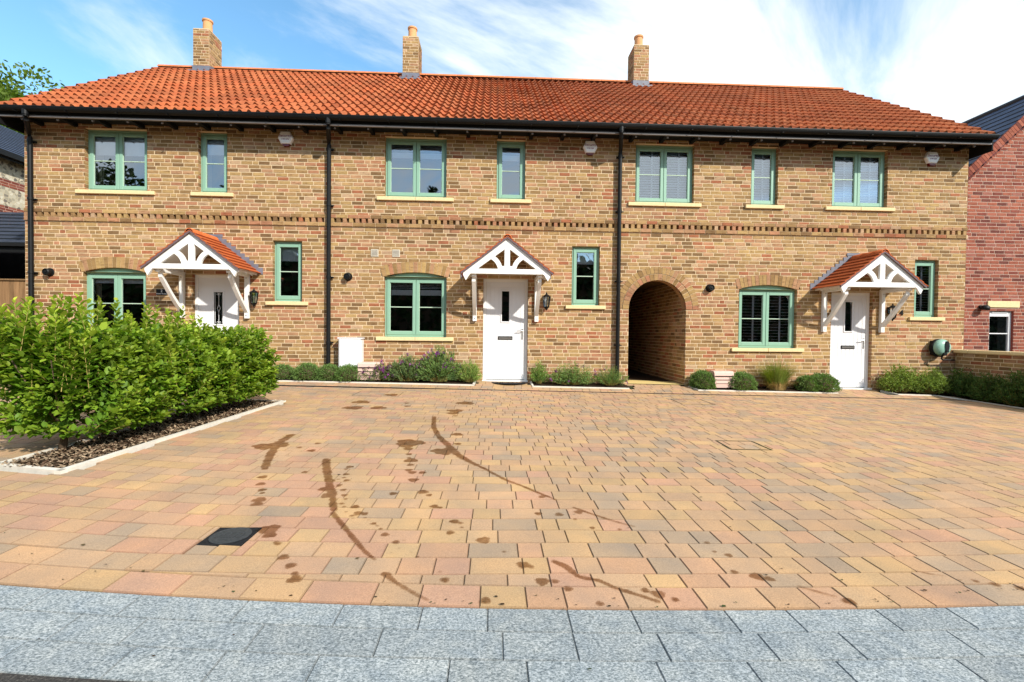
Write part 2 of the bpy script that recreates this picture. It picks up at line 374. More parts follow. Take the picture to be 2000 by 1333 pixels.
def pcol(x, y):
    h = .5 + .5 * math.sin(x * .9 + y * 1.3 + 1.7 * math.sin(y * .7))
    c = random.choice(PAVE[:6] if random.random() < .72 - .25 * h else PAVE[4:]); k = random.uniform(.94, 1.06)
    return tuple((q * .66 + m_ * .34) * k * w_ for q, m_, w_ in zip(c, PM, (1.0, .962, .97)))
EDGE = -7.45; R1 = EDGE + .16
taper = lambda u: max(.0, min(.118, .054 * (u + 1.78)))
row_v = [R1]; 
def course(v0, v1, xa, xb, sizes=(.173, .173, .26, .13), seedshift=0.):
    u = xa - random.uniform(0, .2)
    while u < xb:
        s = random.choice(sizes); um = u + s / 2
        va = v0(um) if callable(v0) else v0; vb = v1(um) if callable(v1) else v1
        x, y = PV(um, (va + vb) / 2)
        y0, y1 = y - .075, y + .075
        if vb - va < .012: u += s; continue
        if inbed(x, y): u += s; continue
        if x > 9.78: break
        if -.42 < y < .02 and not ((-.33 < x < .78) or (2.79 < x < 3.98) or (6.98 < x < 8.05)): u += s; continue
        if u < COVER[1] and u + s > COVER[0] and y1 > COVER[2] and y0 < COVER[3]:
            # cut blocks round the cover
            if u < COVER[0] - .02: block(u, COVER[0], v0, v1, pcol(x, y), random.uniform(-.001, .001))
            if u + s > COVER[1] + .02: block(COVER[1], u + s, v0, v1, pcol(x, y), random.uniform(-.001, .001))
            ua, ub_ = max(u, COVER[0]), min(u + s, COVER[1]); dv = Wp(um); cc_ = pcol(x, y)
            if va < COVER[2] - dv - .02: block(ua, ub_, v0, COVER[2] - dv, cc_)
            if vb > COVER[3] - dv + .02: block(ua, ub_, COVER[3] - dv, v1, cc_)
            u += s; continue
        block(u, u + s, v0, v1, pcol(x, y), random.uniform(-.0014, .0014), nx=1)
        u += s
course(EDGE, R1, -5.5, 6.5, (.2, .2, .26, .3, .17))
course(lambda u: R1, lambda u: R1 + taper(u), -1.7, 6.5, (.2, .17, .26))
v = R1
first = True
while v < -.72 - .1:
    v1 = v + .1585
    lo = -13 if v > -6.2 else -7
    hi = 10.0
    course((lambda u, v=v: v + taper(u)) if first or v < -1.2 else (lambda u, v=v: v + taper(u)), (lambda u, v=v1: min(v + taper(u), -.722 + 0 * u)), lo, hi)
    v = v1; first = False
for va, vb in ((-.672, -.57), (-.57, -.41), (-.41, -.25), (-.25, -.09), (-.09, .0)):
    course(va, vb, -13, 9.7, (.21, .21, .14))
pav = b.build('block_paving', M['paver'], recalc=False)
tag(pav, 'buff, pink and grey concrete block paving of the shared forecourt', None, None, 'structure')

# granite strip and road
b = MB(); gv = [EDGE - .010, EDGE - .157, EDGE - .309, EDGE - .463]
for r in range(3):
    u = -4.2 + random.random() * .3; v1, v0 = gv[r], gv[r + 1]
    while u < 6:
        s = random.choice((.27, .33, .40, .46)); k = random.uniform(.9, 1.1)
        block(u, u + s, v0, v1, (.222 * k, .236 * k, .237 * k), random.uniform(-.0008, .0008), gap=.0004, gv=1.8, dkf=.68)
        u += s
tag(b.build('granite_channel', M['granite'], recalc=False), 'blue grey granite sett channel along the road edge', None, None, 'structure')
b = MB()
us = [-9 + .25 * i for i in range(80)]
for i in range(len(us) - 1):
    for va, vb in ((-8.6, gv[3] - .004), (-30, -8.6)):
        P = []
        for u, v in ((us[i], va), (us[i + 1], va), (us[i + 1], vb), (us[i], vb)):
            x, y = PV(u, v); P.append((x, y, G(x, y) - .002 + (.004 if v > -8.5 else -.001)))
        b.face(P)
tag(b.build('road', M['asphalt'], recalc=False), 'dark tarmac road beyond the granite channel', None, None, 'structure')

# slot drain
b = MB(); x = -13
b2 = MB()
while x < 9.7:
    x1 = x + .5
    for y0, y1, z in ((-.716, -.706, .003), (-.688, -.678, .003)):
        b.idx([(x, y0, G(x, y0) + z), (x1, y0, G(x1, y0) + z), (x1, y1, G(x1, y1) + z), (x, y1, G(x, y1) + z),
               (x, y0, G(x, y0) - .02), (x1, y0, G(x1, y0) - .02), (x1, y1, G(x1, y1) - .02), (x, y1, G(x, y1) - .02)],
              [(0, 1, 2, 3), (0, 4, 5, 1), (2, 6, 7, 3)])
    for k in range(14):
        xx = x + (k + .5) / 28; b.face([(xx, -.706, G(xx, -.7) + .001), (xx + .008, -.706, G(xx, -.7) + .001), (xx + .008, -.688, G(xx, -.69) + .001), (xx, -.688, G(xx, -.69) + .001)])
    x = x1
tag(b.build('slot_drain', M['blackmatt']), 'long thin black slot drain running across the paving before the houses', 'drain')

# kerbs and beds
def kerb_line(b, pts, wdt=.05, h=.022):
    for i in range(len(pts) - 1):
        p, q = Vector(pts[i]), Vector(pts[i + 1]); d = (q - p).normalized(); nn = Vector((-d.y, d.x)) * wdt
        nseg = max(1, int((q - p).length / .9))
        for k in range(nseg):
            a0 = p + (q - p) * (k / nseg) + d * (.002 if k else 0); a1 = p + (q - p) * ((k + 1) / nseg)
            P = [a0, a1, a1 + nn, a0 + nn]
            top = [(c.x, c.y, G(c.x, c.y) + h) for c in P]; bot = [(c.x, c.y, G(c.x, c.y) - .03) for c in P]
            b.idx(top + bot, [(0, 1, 2, 3), (0, 4, 5, 1), (1, 5, 6, 2), (2, 6, 7, 3), (3, 7, 4, 0)])
b = MB(); kerb_line(b, [(-3.83, -5.69), (-3.19, -5.83), (-3.03, -2.48), (-3.74, -2.43), (-3.83, -5.69)], .05, .024)
tag(b.build('kerb', M['kerb']), 'pale concrete edging round the hedge bed', None, None, 'structure')
b = MB()
for pts in ([(-6.4, -.42), (-.36, -.42), (-.33, -.03)], [(.76, -.03), (.78, -.42), (2.70, -.42)], [(4.02, -.10), (4.08, -.42), (6.95, -.42)], [(8.08, -.12), (8.2, -.42), (9.0, -.44), (9.32, -.75), (9.38, -3.6)]):
    kerb_line(b, pts, .035 if pts[0][0] < 8 else .035, .018)
tag(b.build('kerb', M['kerb']), 'pale concrete edging of the planting beds along the house walls', None, None, 'structure')
b = MB()
def bed(b, poly, h=.008, n=14):
    (x0, y0), (x1, y1), (x2, y2), (x3, y3) = poly
    def S(a, c):
        p = (x0 + (x1 - x0) * a, y0 + (y1 - y0) * a); q = (x3 + (x2 - x3) * a, y3 + (y2 - y3) * a)
        x = p[0] + (q[0] - p[0]) * c; y = p[1] + (q[1] - p[1]) * c
        return (x, y, G(x, y) + h + .012 * math.sin(x * 31 + y * 17) * math.sin(y * 43))
    for i in range(n):
        for j in range(5):
            b.face([S(i / n, j / 5), S((i + 1) / n, j / 5), S((i + 1) / n, (j + 1) / 5), S(i / n, (j + 1) / 5)])
bed(b, [(-3.81, -5.64), (-3.22, -5.77), (-3.06, -2.5), (-3.72, -2.46)], .005, 10)
for x0, x1 in ((-6.4, -.36), (.80, 2.74), (4.06, 6.95), (8.14, 9.82)): bed(b, [(x0, -.39), (x1, -.39), (x1, .02), (x0, .02)], .004, 20)
bed(b, [(9.36, -.4), (9.8, -.4), (9.8, -3.6), (9.36, -3.6)], .004)
tag(b.build('bed_soil', M['soil'], recalc=False), 'dark soil of the planting beds', None, None, 'structure')
# bark chippings
b = MB()
for i in range(5200):
    y = random.uniform(-5.74, -2.5); x = random.uniform(-3.77, -3.24 + (y + 5.8) * .0485)
    a = random.uniform(0, 6.28); L = random.uniform(.006, .024); W = random.uniform(.003, .008); tl = random.uniform(-.6, .6)
    d = Vector((math.cos(a), math.sin(a), tl)) * L; s = Vector((-math.sin(a), math.cos(a), random.uniform(-.5, .5))) * W
    p = Vector((x, y, G(x, y) + random.uniform(.014, .034))); k = random.random() ** 1.6
    b.face([p - d - s, p + d - s, p + d * .8 + s, p - d * .9 + s], (.09 + .42 * k, .05 + .33 * k, .03 + .22 * k))
M['chip'] = leaf_mat('bark_chip', 0.02, .9, .1)
tag(b.build('bark_chippings', M['chip'], recalc=False), 'brown and pale bark chippings on the hedge bed', None, None, 'stuff')
# passage floor
b = MB(); b.face([(2.80, -.02, G(2.8, 0) + .012), (3.97, -.02, G(3.97, 0) + .012), (3.97, 7.6, G(3.97, 3) + .012), (2.80, 7.6, G(2.8, 3) + .012)])
b.face([(2.80, .75, G(2.8, 0) + .016), (3.97, .55, G(3.97, 0) + .016), (3.97, 7.6, G(3.97, 3) + .016), (2.80, 7.6, G(2.8, 3) + .016)], mi=1)  # soil colour here stands for the passage's shade on the inner floor
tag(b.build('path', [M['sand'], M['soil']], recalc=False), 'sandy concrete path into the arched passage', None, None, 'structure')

# wet stains
STR = [[(-2.08, -4.498, .046), (-2.065, -4.818, .052), (-1.968, -5.178, .044), (-1.861, -5.484, .036), (-1.792, -5.659, .031)],
 [(-1.422, -5.357, .038), (-1.305, -5.663, .036), (-1.185, -5.959, .033), (-1.089, -6.163, .034), (-1.027, -6.345, .029), (-.975, -6.468, .025)],
 [(-.976, -6.492, .024), (-.868, -6.652, .021), (-.751, -6.826, .02), (-.65, -6.974, .016), (-.567, -7.067, .012)],
 [(-.5, -7.19, .024), (-.416, -7.275, .014), (-.325, -7.355, .014), (-.256, -7.403, .009)],
 [(-.747, -3.404, .033), (-.676, -4.01, .035), (-.565, -4.454, .037), (-.447, -4.77, .045), (-.317, -5.133, .046), (-.178, -5.383, .031), (-.043, -5.578, .021), (.099, -5.815, .02), (.236, -5.971, .019), (.363, -6.134, .018), (.45, -6.237, .015)],
 [(.542, -6.361, .017), (.625, -6.451, .017), (.758, -6.572, .013), (.862, -6.65, .01)],
 [(.319, -7.067, .024), (.371, -7.116, .023), (.417, -7.209, .019), (.512, -7.243, .022), (.565, -7.298, .016), (.653, -7.353, .017), (.736, -7.41, .016)],
 [(1.441, -7.279, .01), (1.488, -7.317, .012), (1.561, -7.365, .01)], [(2.133, -7.127, .008), (2.181, -7.161, .011), (2.259, -7.188, .008)]]
BLB = [(-2.12, -4.96, 0.115), (-2.02, -4.91, 0.093), (-1.83, -5.58, 0.036), (-1.72, -5.84, 0.037), (-1.66, -5.99, 0.035), (-1.59, -6.11, 0.031), (-1.56, -6.17, 0.02), (-1.52, -6.29, 0.045), (-1.5, -6.36, 0.038), (-1.25, -6.73, 0.061), (-1.21, -6.8, 0.038), (-1.14, -6.88, 0.016), (-1.12, -6.9, 0.02), (-1.03, -7.04, 0.03), (-0.96, -7.12, 0.028), (-0.91, -7.19, 0.019), (-0.89, -7.24, 0.035), (-1.16, -6.07, 0.056), (-1.11, -6.2, 0.047), (-1.1, -5.99, 0.022), (-1.18, -5.9, 0.023), (-1.1, -6.01, 0.018), (-1.04, -6.09, 0.024), (-1.0, -6.19, 0.024), (-0.97, -6.26, 0.017), (-0.97, -6.34, 0.02), (-0.94, -6.39, 0.016), (-0.9, -6.47, 0.013), (-0.87, -6.39, 0.029), (-0.82, -6.49, 0.031), (-0.78, -6.5, 0.025), (-0.85, -6.53, 0.016), (-0.83, -6.57, 0.012), (-0.76, -6.56, 0.012), (-0.73, -6.59, 0.012), (-0.69, -6.64, 0.02), (-0.66, -6.67, 0.012), (-0.63, -6.71, 0.015), (-0.59, -6.78, 0.025), (-0.51, -6.87, 0.022), (-1.15, -5.87, 0.015), (-1.08, -5.89, 0.026), (-1.12, -5.83, 0.019), (-1.16, -5.56, 0.032), (-1.17, -5.62, 0.02), (-1.13, -5.75, 0.027), (-1.46, -5.71, 0.027), (-1.65, -5.09, 0.04), (-1.69, -4.83, 0.033), (-1.8, -4.99, 0.027), (-1.6, -2.82, 0.111), (-1.97, -2.37, 0.132), (-1.94, -2.86, 0.136), (-1.69, -1.59, 0.115), (-1.29, -2.38, 0.045), (-1.23, -2.65, 0.05), (-0.51, -2.94, 0.113), (-0.53, -3.13, 0.082), (-0.48, -3.31, 0.033), (-0.41, -2.27, 0.141), (-0.82, -4.75, 0.14), (-0.82, -4.87, 0.068), (-0.79, -4.98, 0.047), (-0.75, -5.16, 0.032), (-0.73, -5.27, 0.022), (-0.7, -5.35, 0.061), (-0.68, -5.48, 0.033), (-0.67, -5.62, 0.033), (-0.63, -5.68, 0.036), (-0.55, -5.68, 0.032), (-0.59, -5.86, 0.042), (-0.48, -6.11, 0.039), (-0.43, -6.17, 0.024), (-0.68, -6.15, 0.031), (-0.37, -6.37, 0.03), (-0.33, -6.39, 0.019), (-0.22, -6.6, 0.03), (-0.18, -6.62, 0.018), (-0.17, -6.68, 0.015), (-0.23, -6.75, 0.026), (-0.04, -6.84, 0.04), (-0.48, -6.94, 0.011), (-0.5, -6.88, 0.008), (-0.47, -6.85, 0.011), (-0.45, -5.04, 0.114), (-0.38, -4.35, 0.067), (-0.34, -4.76, 0.041), (0.3, -6.47, 0.026), (0.56, -6.44, 0.03), (0.43, -6.48, 0.029), (0.35, -6.18, 0.025), (0.52, -6.55, 0.016), (0.6, -6.67, 0.019), (0.76, -6.69, 0.016), (0.16, -7.1, 0.033), (0.2, -7.12, 0.018), (0.24, -7.25, 0.034), (0.3, -7.25, 0.021), (0.35, -7.31, 0.023), (0.47, -7.42, 0.02), (0.7, -7.32, 0.021), (0.75, -7.35, 0.033), (0.81, -7.39, 0.02), (1.29, -7.2, 0.036), (1.34, -7.22, 0.025), (1.2, -7.16, 0.021), (1.26, -6.99, 0.022), (1.2, -6.95, 0.014), (1.21, -6.85, 0.018), (-0.21, -7.24, 0.024), (-0.02, -7.4, 0.026), (-0.45, -7.24, 0.016), (-0.48, -7.2, 0.021), (1.59, -7.4, 0.028), (2.29, -7.22, 0.011), (2.36, -7.23, 0.018), (2.43, -7.26, 0.021), (2.52, -7.29, 0.024), (0.07, -6.97, 0.014), (-0.41, -6.98, 0.01), (-0.37, -7.03, 0.013), (-0.24, -7.17, 0.012)]
for i in range(12): BLB.append((-1.42 + .035 * i + random.uniform(-.01, .01), -4.33 - .102 * i, .013))
for i in range(10): BLB.append((-.35 + .04 * i, -5.17 - .064 * i, .011))
for i in range(70): BLB.append((random.gauss(-.6, .55), random.uniform(-7.3, -4.4), random.uniform(.003, .009)))
# one sheet: a fine raster of the union of all strokes and drops, so the film never doubles
b = MB(); cell = .0125; cells = {}
def stamp(x, y, r, ph):
    n = int(r * 1.35 / cell) + 2; ci, cj = round(x / cell), round(y / cell)
    for i in range(ci - n, ci + n + 1):
        for j in range(cj - n, cj + n + 1):
            dx, dy = i * cell - x, j * cell - y; a = math.atan2(dy, dx)
            rr = r * (1 + .13 * math.sin(3 * a + ph) + .09 * math.sin(7 * a + 2 * ph))
            vv = (rr - math.hypot(dx, dy)); cells[i, j] = max(cells.get((i, j), -9), vv)
for s in STR:
    for k in range(len(s) - 1):
        (xa, ya, ra), (xb, yb, rb) = s[k], s[k + 1]; n = max(2, int(math.hypot(xb - xa, yb - ya) / (.42 * ra)))
        for q in range(n):
            f = q / n; stamp(xa + (xb - xa) * f, ya + (yb - ya) * f, (ra + (rb - ra) * f) * random.uniform(.60, .98), random.random() * 6)
for x, y, r in BLB:
    stamp(x, y, r, random.random() * 6)
idxv = {}
def gv_(p):
    k = (round(p[0] * 20000), round(p[1] * 20000))
    if k not in idxv: idxv[k] = len(b.v); b.v.append((p[0], p[1], G(*p) + .0035))
    return idxv[k]
ks = set(cells)
for (i, j) in list(ks):
    q = [(i, j), (i + 1, j), (i + 1, j + 1), (i, j + 1)]
    vals = [cells.get(c_, -9.) for c_ in q]
    if max(vals) <= 0: continue
    vals = [max(v_, -cell) for v_ in vals]
    poly = []
    for a in range(4):
        c0, c1 = q[a], q[(a + 1) % 4]; v0, v1 = vals[a], vals[(a + 1) % 4]
        if v0 > 0: poly.append((c0[0] * cell, c0[1] * cell))
        if (v0 > 0) != (v1 > 0):
            f = v0 / (v0 - v1); poly.append(((c0[0] + (c1[0] - c0[0]) * f) * cell, (c0[1] + (c1[1] - c0[1]) * f) * cell))
    if len(poly) >= 3:
        e_ = min(1., max(.12, sum(max(v_, 0) for v_ in vals) / 4 / .0065)); b.f.append(tuple(gv_(p) for p in poly)); b.c.append((e_, e_, e_)); b.m.append(0)
tag(b.build('water_stains', M['wet'], recalc=False), 'wet drips and arcs of dried water on the block paving', None, None, 'stuff')

# crumbs and bits of leaf on the paving
b = MB()
for i in range(260):
    x, y = random.uniform(-4, 7), random.uniform(-7.9, -1.5)
    if i < 90: y = EDGE + Wp(x) * 1.0 + random.gauss(0, .03); x = x * .6
    if inbed(x, y): continue
    r = random.uniform(.002, .0055) * (1.6 if random.random() < .12 else 1); a = random.uniform(0, 3.14); k = random.choice([(.03, .022, .012), (.05, .03, .015), (.10, .07, .03), (.04, .06, .02)])
    z_ = G(x, y) + .0045; P = []
    for q in range(5):
        t_ = a + q * 1.257; rr = r * random.uniform(.6, 1.3); P.append((x + rr * math.cos(t_) * 1.5, y + rr * math.sin(t_), z_ + random.uniform(0, .004)))
    b.face(P, k)
tag(b.build('leaf_litter', M['chip2'], recalc=False), 'small dark crumbs and bits of leaf scattered on the paving', None, None, 'stuff')
# inspection cover (black) with round lid
cv = thing('inspection_cover', (-1.41, -6.81, G(-1.41, -6.81)), 'square black drain inspection cover with a round lid near the granite channel', 'inspection cover')
z0 = G(-1.41, -6.81)
b = MB(); b.box(COVER[0], COVER[1], COVER[2], COVER[3], z0 - .02, z0 + .001, bev=.003)
fr = b.build('frame', M['rubber'])
b = MB(); b.lathe([(.100, .0), (.102, .0035), (.096, .0045), (.094, .003)], (-1.415, -6.808, z0 + .0005), seg=40)
b.lathe([(.088, .001), (.088, .0035), (.001, .0035)], (-1.415, -6.808, z0 + .0005), seg=40)
for k in range(9): b.box(-1.485 + k * .016, -1.479 + k * .016, -6.84, -6.776, z0 + .004, z0 + .0055)
b.box(-1.45, -1.38, -6.868, -6.858, z0 + .004, z0 + .0055)
ld = b.build('round_lid', plain('worn_plastic', (.035, .038, .04), .5, .5, 60)); under(cv, fr, ld)
# recessed paved covers: dark mossy outlines
def ring_cover(poly, label, n=1, wd=.013):
    b = MB()
    for i in range(4):
        p, q = Vector(poly[i]), Vector(poly[(i + 1) % 4]); d = (q - p).normalized(); nn = Vector((-d.y, d.x)) * wd
        P = [p, q, q + nn, p + nn]; b.face([(c.x, c.y, G(c.x, c.y) + .0025) for c in P])
    o = b.build('recessed_cover', M['joint'], recalc=False); tag(o, label, 'manhole cover', 'recessed manhole covers')
ring_cover([(2.43, -4.80), (2.87, -4.80), (2.86, -4.42), (2.45, -4.42)], 'recessed block filled manhole cover with mossy outline in the middle of the paving', wd=.018)
ring_cover([(3.12, -1.93), (3.70, -1.93), (3.69, -1.40), (3.13, -1.40)], 'recessed block filled manhole cover near the slot drain before the passage')
ring_cover([(-2.3, -1.75), (-1.55, -1.75), (-1.55, -1.25), (-2.3, -1.25)], 'faintly outlined recessed cover near the drain before the purple flower bed', wd=.008)

# ------------------------------------------------------------------ brickwork
BUFF = [((.36, .232, .105), 24), ((.37, .250, .105), 18), ((.375, .215, .12), 22), ((.37, .178, .10), 10), ((.31, .11, .055), 4), ((.26, .165, .07), 14), ((.165, .10, .045), 7), ((.42, .29, .18), 5)]
RED = [((.28, .088, .055), 30), ((.31, .105, .068), 30), ((.20, .058, .042), 20), ((.31, .12, .09), 12), ((.14, .045, .035), 8)]
def bcol(pal, u=0, z=0):
    h = .5 + .5 * math.sin(u * 1.1 + 2.1 * math.sin(z * 1.3 + u * .3) + z * .6); g = .5 + .5 * math.sin(u * 2.3 - z * 2.9 + 1.5 * math.sin(u * .7))
    wts = [q * (1 + 1.1 * (h if p[1] / p[0] > .62 else 1 - h)) * (1 + (1.3 * g if p[0] < .33 else 0)) for p, q in pal]
    c = random.choices([p for p, _ in pal], wts)[0]; k = random.uniform(.88, 1.08); mn = (.37, .22, .115) if pal is BUFF else c
    return tuple((x * .88 + m_ * .12) * k for x, m_ in zip(c, mn))
def clip(r, holes):
    out = [r]
    for hx0, hx1, hz0, hz1 in holes:
        nw = []
        for x0, x1, z0, z1 in out:
            if hx1 <= x0 or hx0 >= x1 or hz1 <= z0 or hz0 >= z1: nw.append((x0, x1, z0, z1)); continue
            if hx0 > x0: nw.append((x0, hx0, z0, z1))
            if hx1 < x1: nw.append((hx1, x1, z0, z1))
            a, c = max(x0, hx0), min(x1, hx1)
            if hz0 > z0: nw.append((a, c, z0, hz0))
            if hz1 < z1: nw.append((a, c, hz1, z1))
        out = nw
    return out
def panel(b, u0, u1, z0, z1, holes, P3, pal=BUFF, ch=.075, bl=.225, d=.006, mm=1, seed=0, zref=0.):
    """bricks (material 0) standing d proud of a mortar sheet (material mm). P3(u, z, out) -> 3D point."""
    k0 = math.floor((z0 - zref) / ch) ; k1 = math.ceil((z1 - zref) / ch)
    for k in range(k0, k1):
        a, c = zref + k * ch, zref + (k + 1) * ch
        u = u0 - (bl / 2 if k % 2 else 0) - .03 * ((k * 7) % 3)
        hl = [h for h in holes if h[2] < c and h[3] > a]
        while u < u1:
            ub = u + (bl if random.random() > .12 else bl / 2); r = (max(u, u0) + .0065, min(ub, u1) - .0065, max(a, z0) + .0065, min(c, z1) - .0065)
            u = ub
            if r[1] - r[0] < .015 or r[3] - r[2] < .01: continue
            col = bcol(pal, u, a); dd = d + random.uniform(-.002, .002)
            for x0, x1, y0, y1 in clip(r, hl):
                if x1 - x0 < .012 or y1 - y0 < .008: continue
                e = .0025
                A = [P3(x0 + e, y0 + e, dd), P3(x1 - e, y0 + e, dd), P3(x1 - e, y1 - e, dd), P3(x0 + e, y1 - e, dd)]
                B = [P3(x0, y0, 0), P3(x1, y0, 0), P3(x1, y1, 0), P3(x0, y1, 0)]
                b.idx(A + B, [(0, 1, 2, 3), (4, 5, 1, 0), (5, 6, 2, 1), (6, 7, 3, 2), (7, 4, 0, 3)], col)
    for x0, x1, y0, y1 in clip((u0, u1, z0, z1), holes):
        b.face([P3(x0, y0, .001), P3(x1, y0, .001), P3(x1, y1, .001), P3(x0, y1, .001)], mi=mm)
def reveal(b, x, z0, z1, y0, y1, pal=BUFF, ch=.075, s=1):
    """brick side of an opening at X = x, going back from y0 to y1; s = direction it faces"""
    b.face([(x, y0, z0), (x, y1, z0), (x, y1, z1), (x, y0, z1)], mi=1)
    k = math.floor(z0 / ch)
    while k * ch < z1:
        a, c = max(k * ch + .005, z0), min((k + 1) * ch - .005, z1); k += 1
        if c - a < .01: continue
        xx = x + s * .003; b.face([(xx, y0 - .004, a), (xx, y1, a), (xx, y1, c), (xx, y0 - .004, c)], bcol(pal))
FRONT = lambda u, z, o: (u, .006 - o, z)

def arch_strips(xc, zc, r, a0, a1, zmin, n=26):
    """rect strips approximating the disc sector above zmin, for holes"""
    out = []; top = zc + r; dz = (top - zmin) / n
    for i in range(n):
        za = zmin + i * dz; zm = za + dz / 2; h2 = r * r - (zm - zc) ** 2
        if h2 > 0:
            hw = min(math.sqrt(h2), a1); out.append((xc - hw, xc + hw, za, za + dz + 1e-4))
    return out
def voussoirs(b, xc, zc, r0, r1, half, n, y=-.0045, d=.055, pal=BUFF):
    """ring of brick-on-edge from angle -half..half about vertical"""
    # backing
    m = 48
    for i in range(m):
        t0, t1 = -half + 2 * half * i / m, -half + 2 * half * (i + 1) / m
        b.face([(xc + r * math.sin(t), .0025, zc + r * math.cos(t)) for r, t in ((r0, t0), (r0, t1), (r1, t1), (r1, t0))], mi=1)
    for i in range(n):
        g = .0045; col = bcol([p for p in pal if p[1] > 7]); ri, ro = r0 + .002, r1 - .004
        t0, t1 = -half + 2 * half * i / n, -half + 2 * half * (i + 1) / n
        def Q(r, t, s, y): return (xc + r * math.sin(t + s * g / r), y, zc + r * math.cos(t + s * g / r))
        A = [Q(ri, t0, 1, y), Q(ri, t1, -1, y), Q(ro, t1, -1, y), Q(ro, t0, 1, y)]; B = [(p[0], .004, p[2]) for p in A]; D = [(p[0], .105, p[2]) for p in A]
        b.idx(A + B + D, [(0, 1, 2, 3), (4, 5, 1, 0), (5, 6, 2, 1), (6, 7, 3, 2), (7, 4, 0, 3), (4, 5, 9, 8)], col)

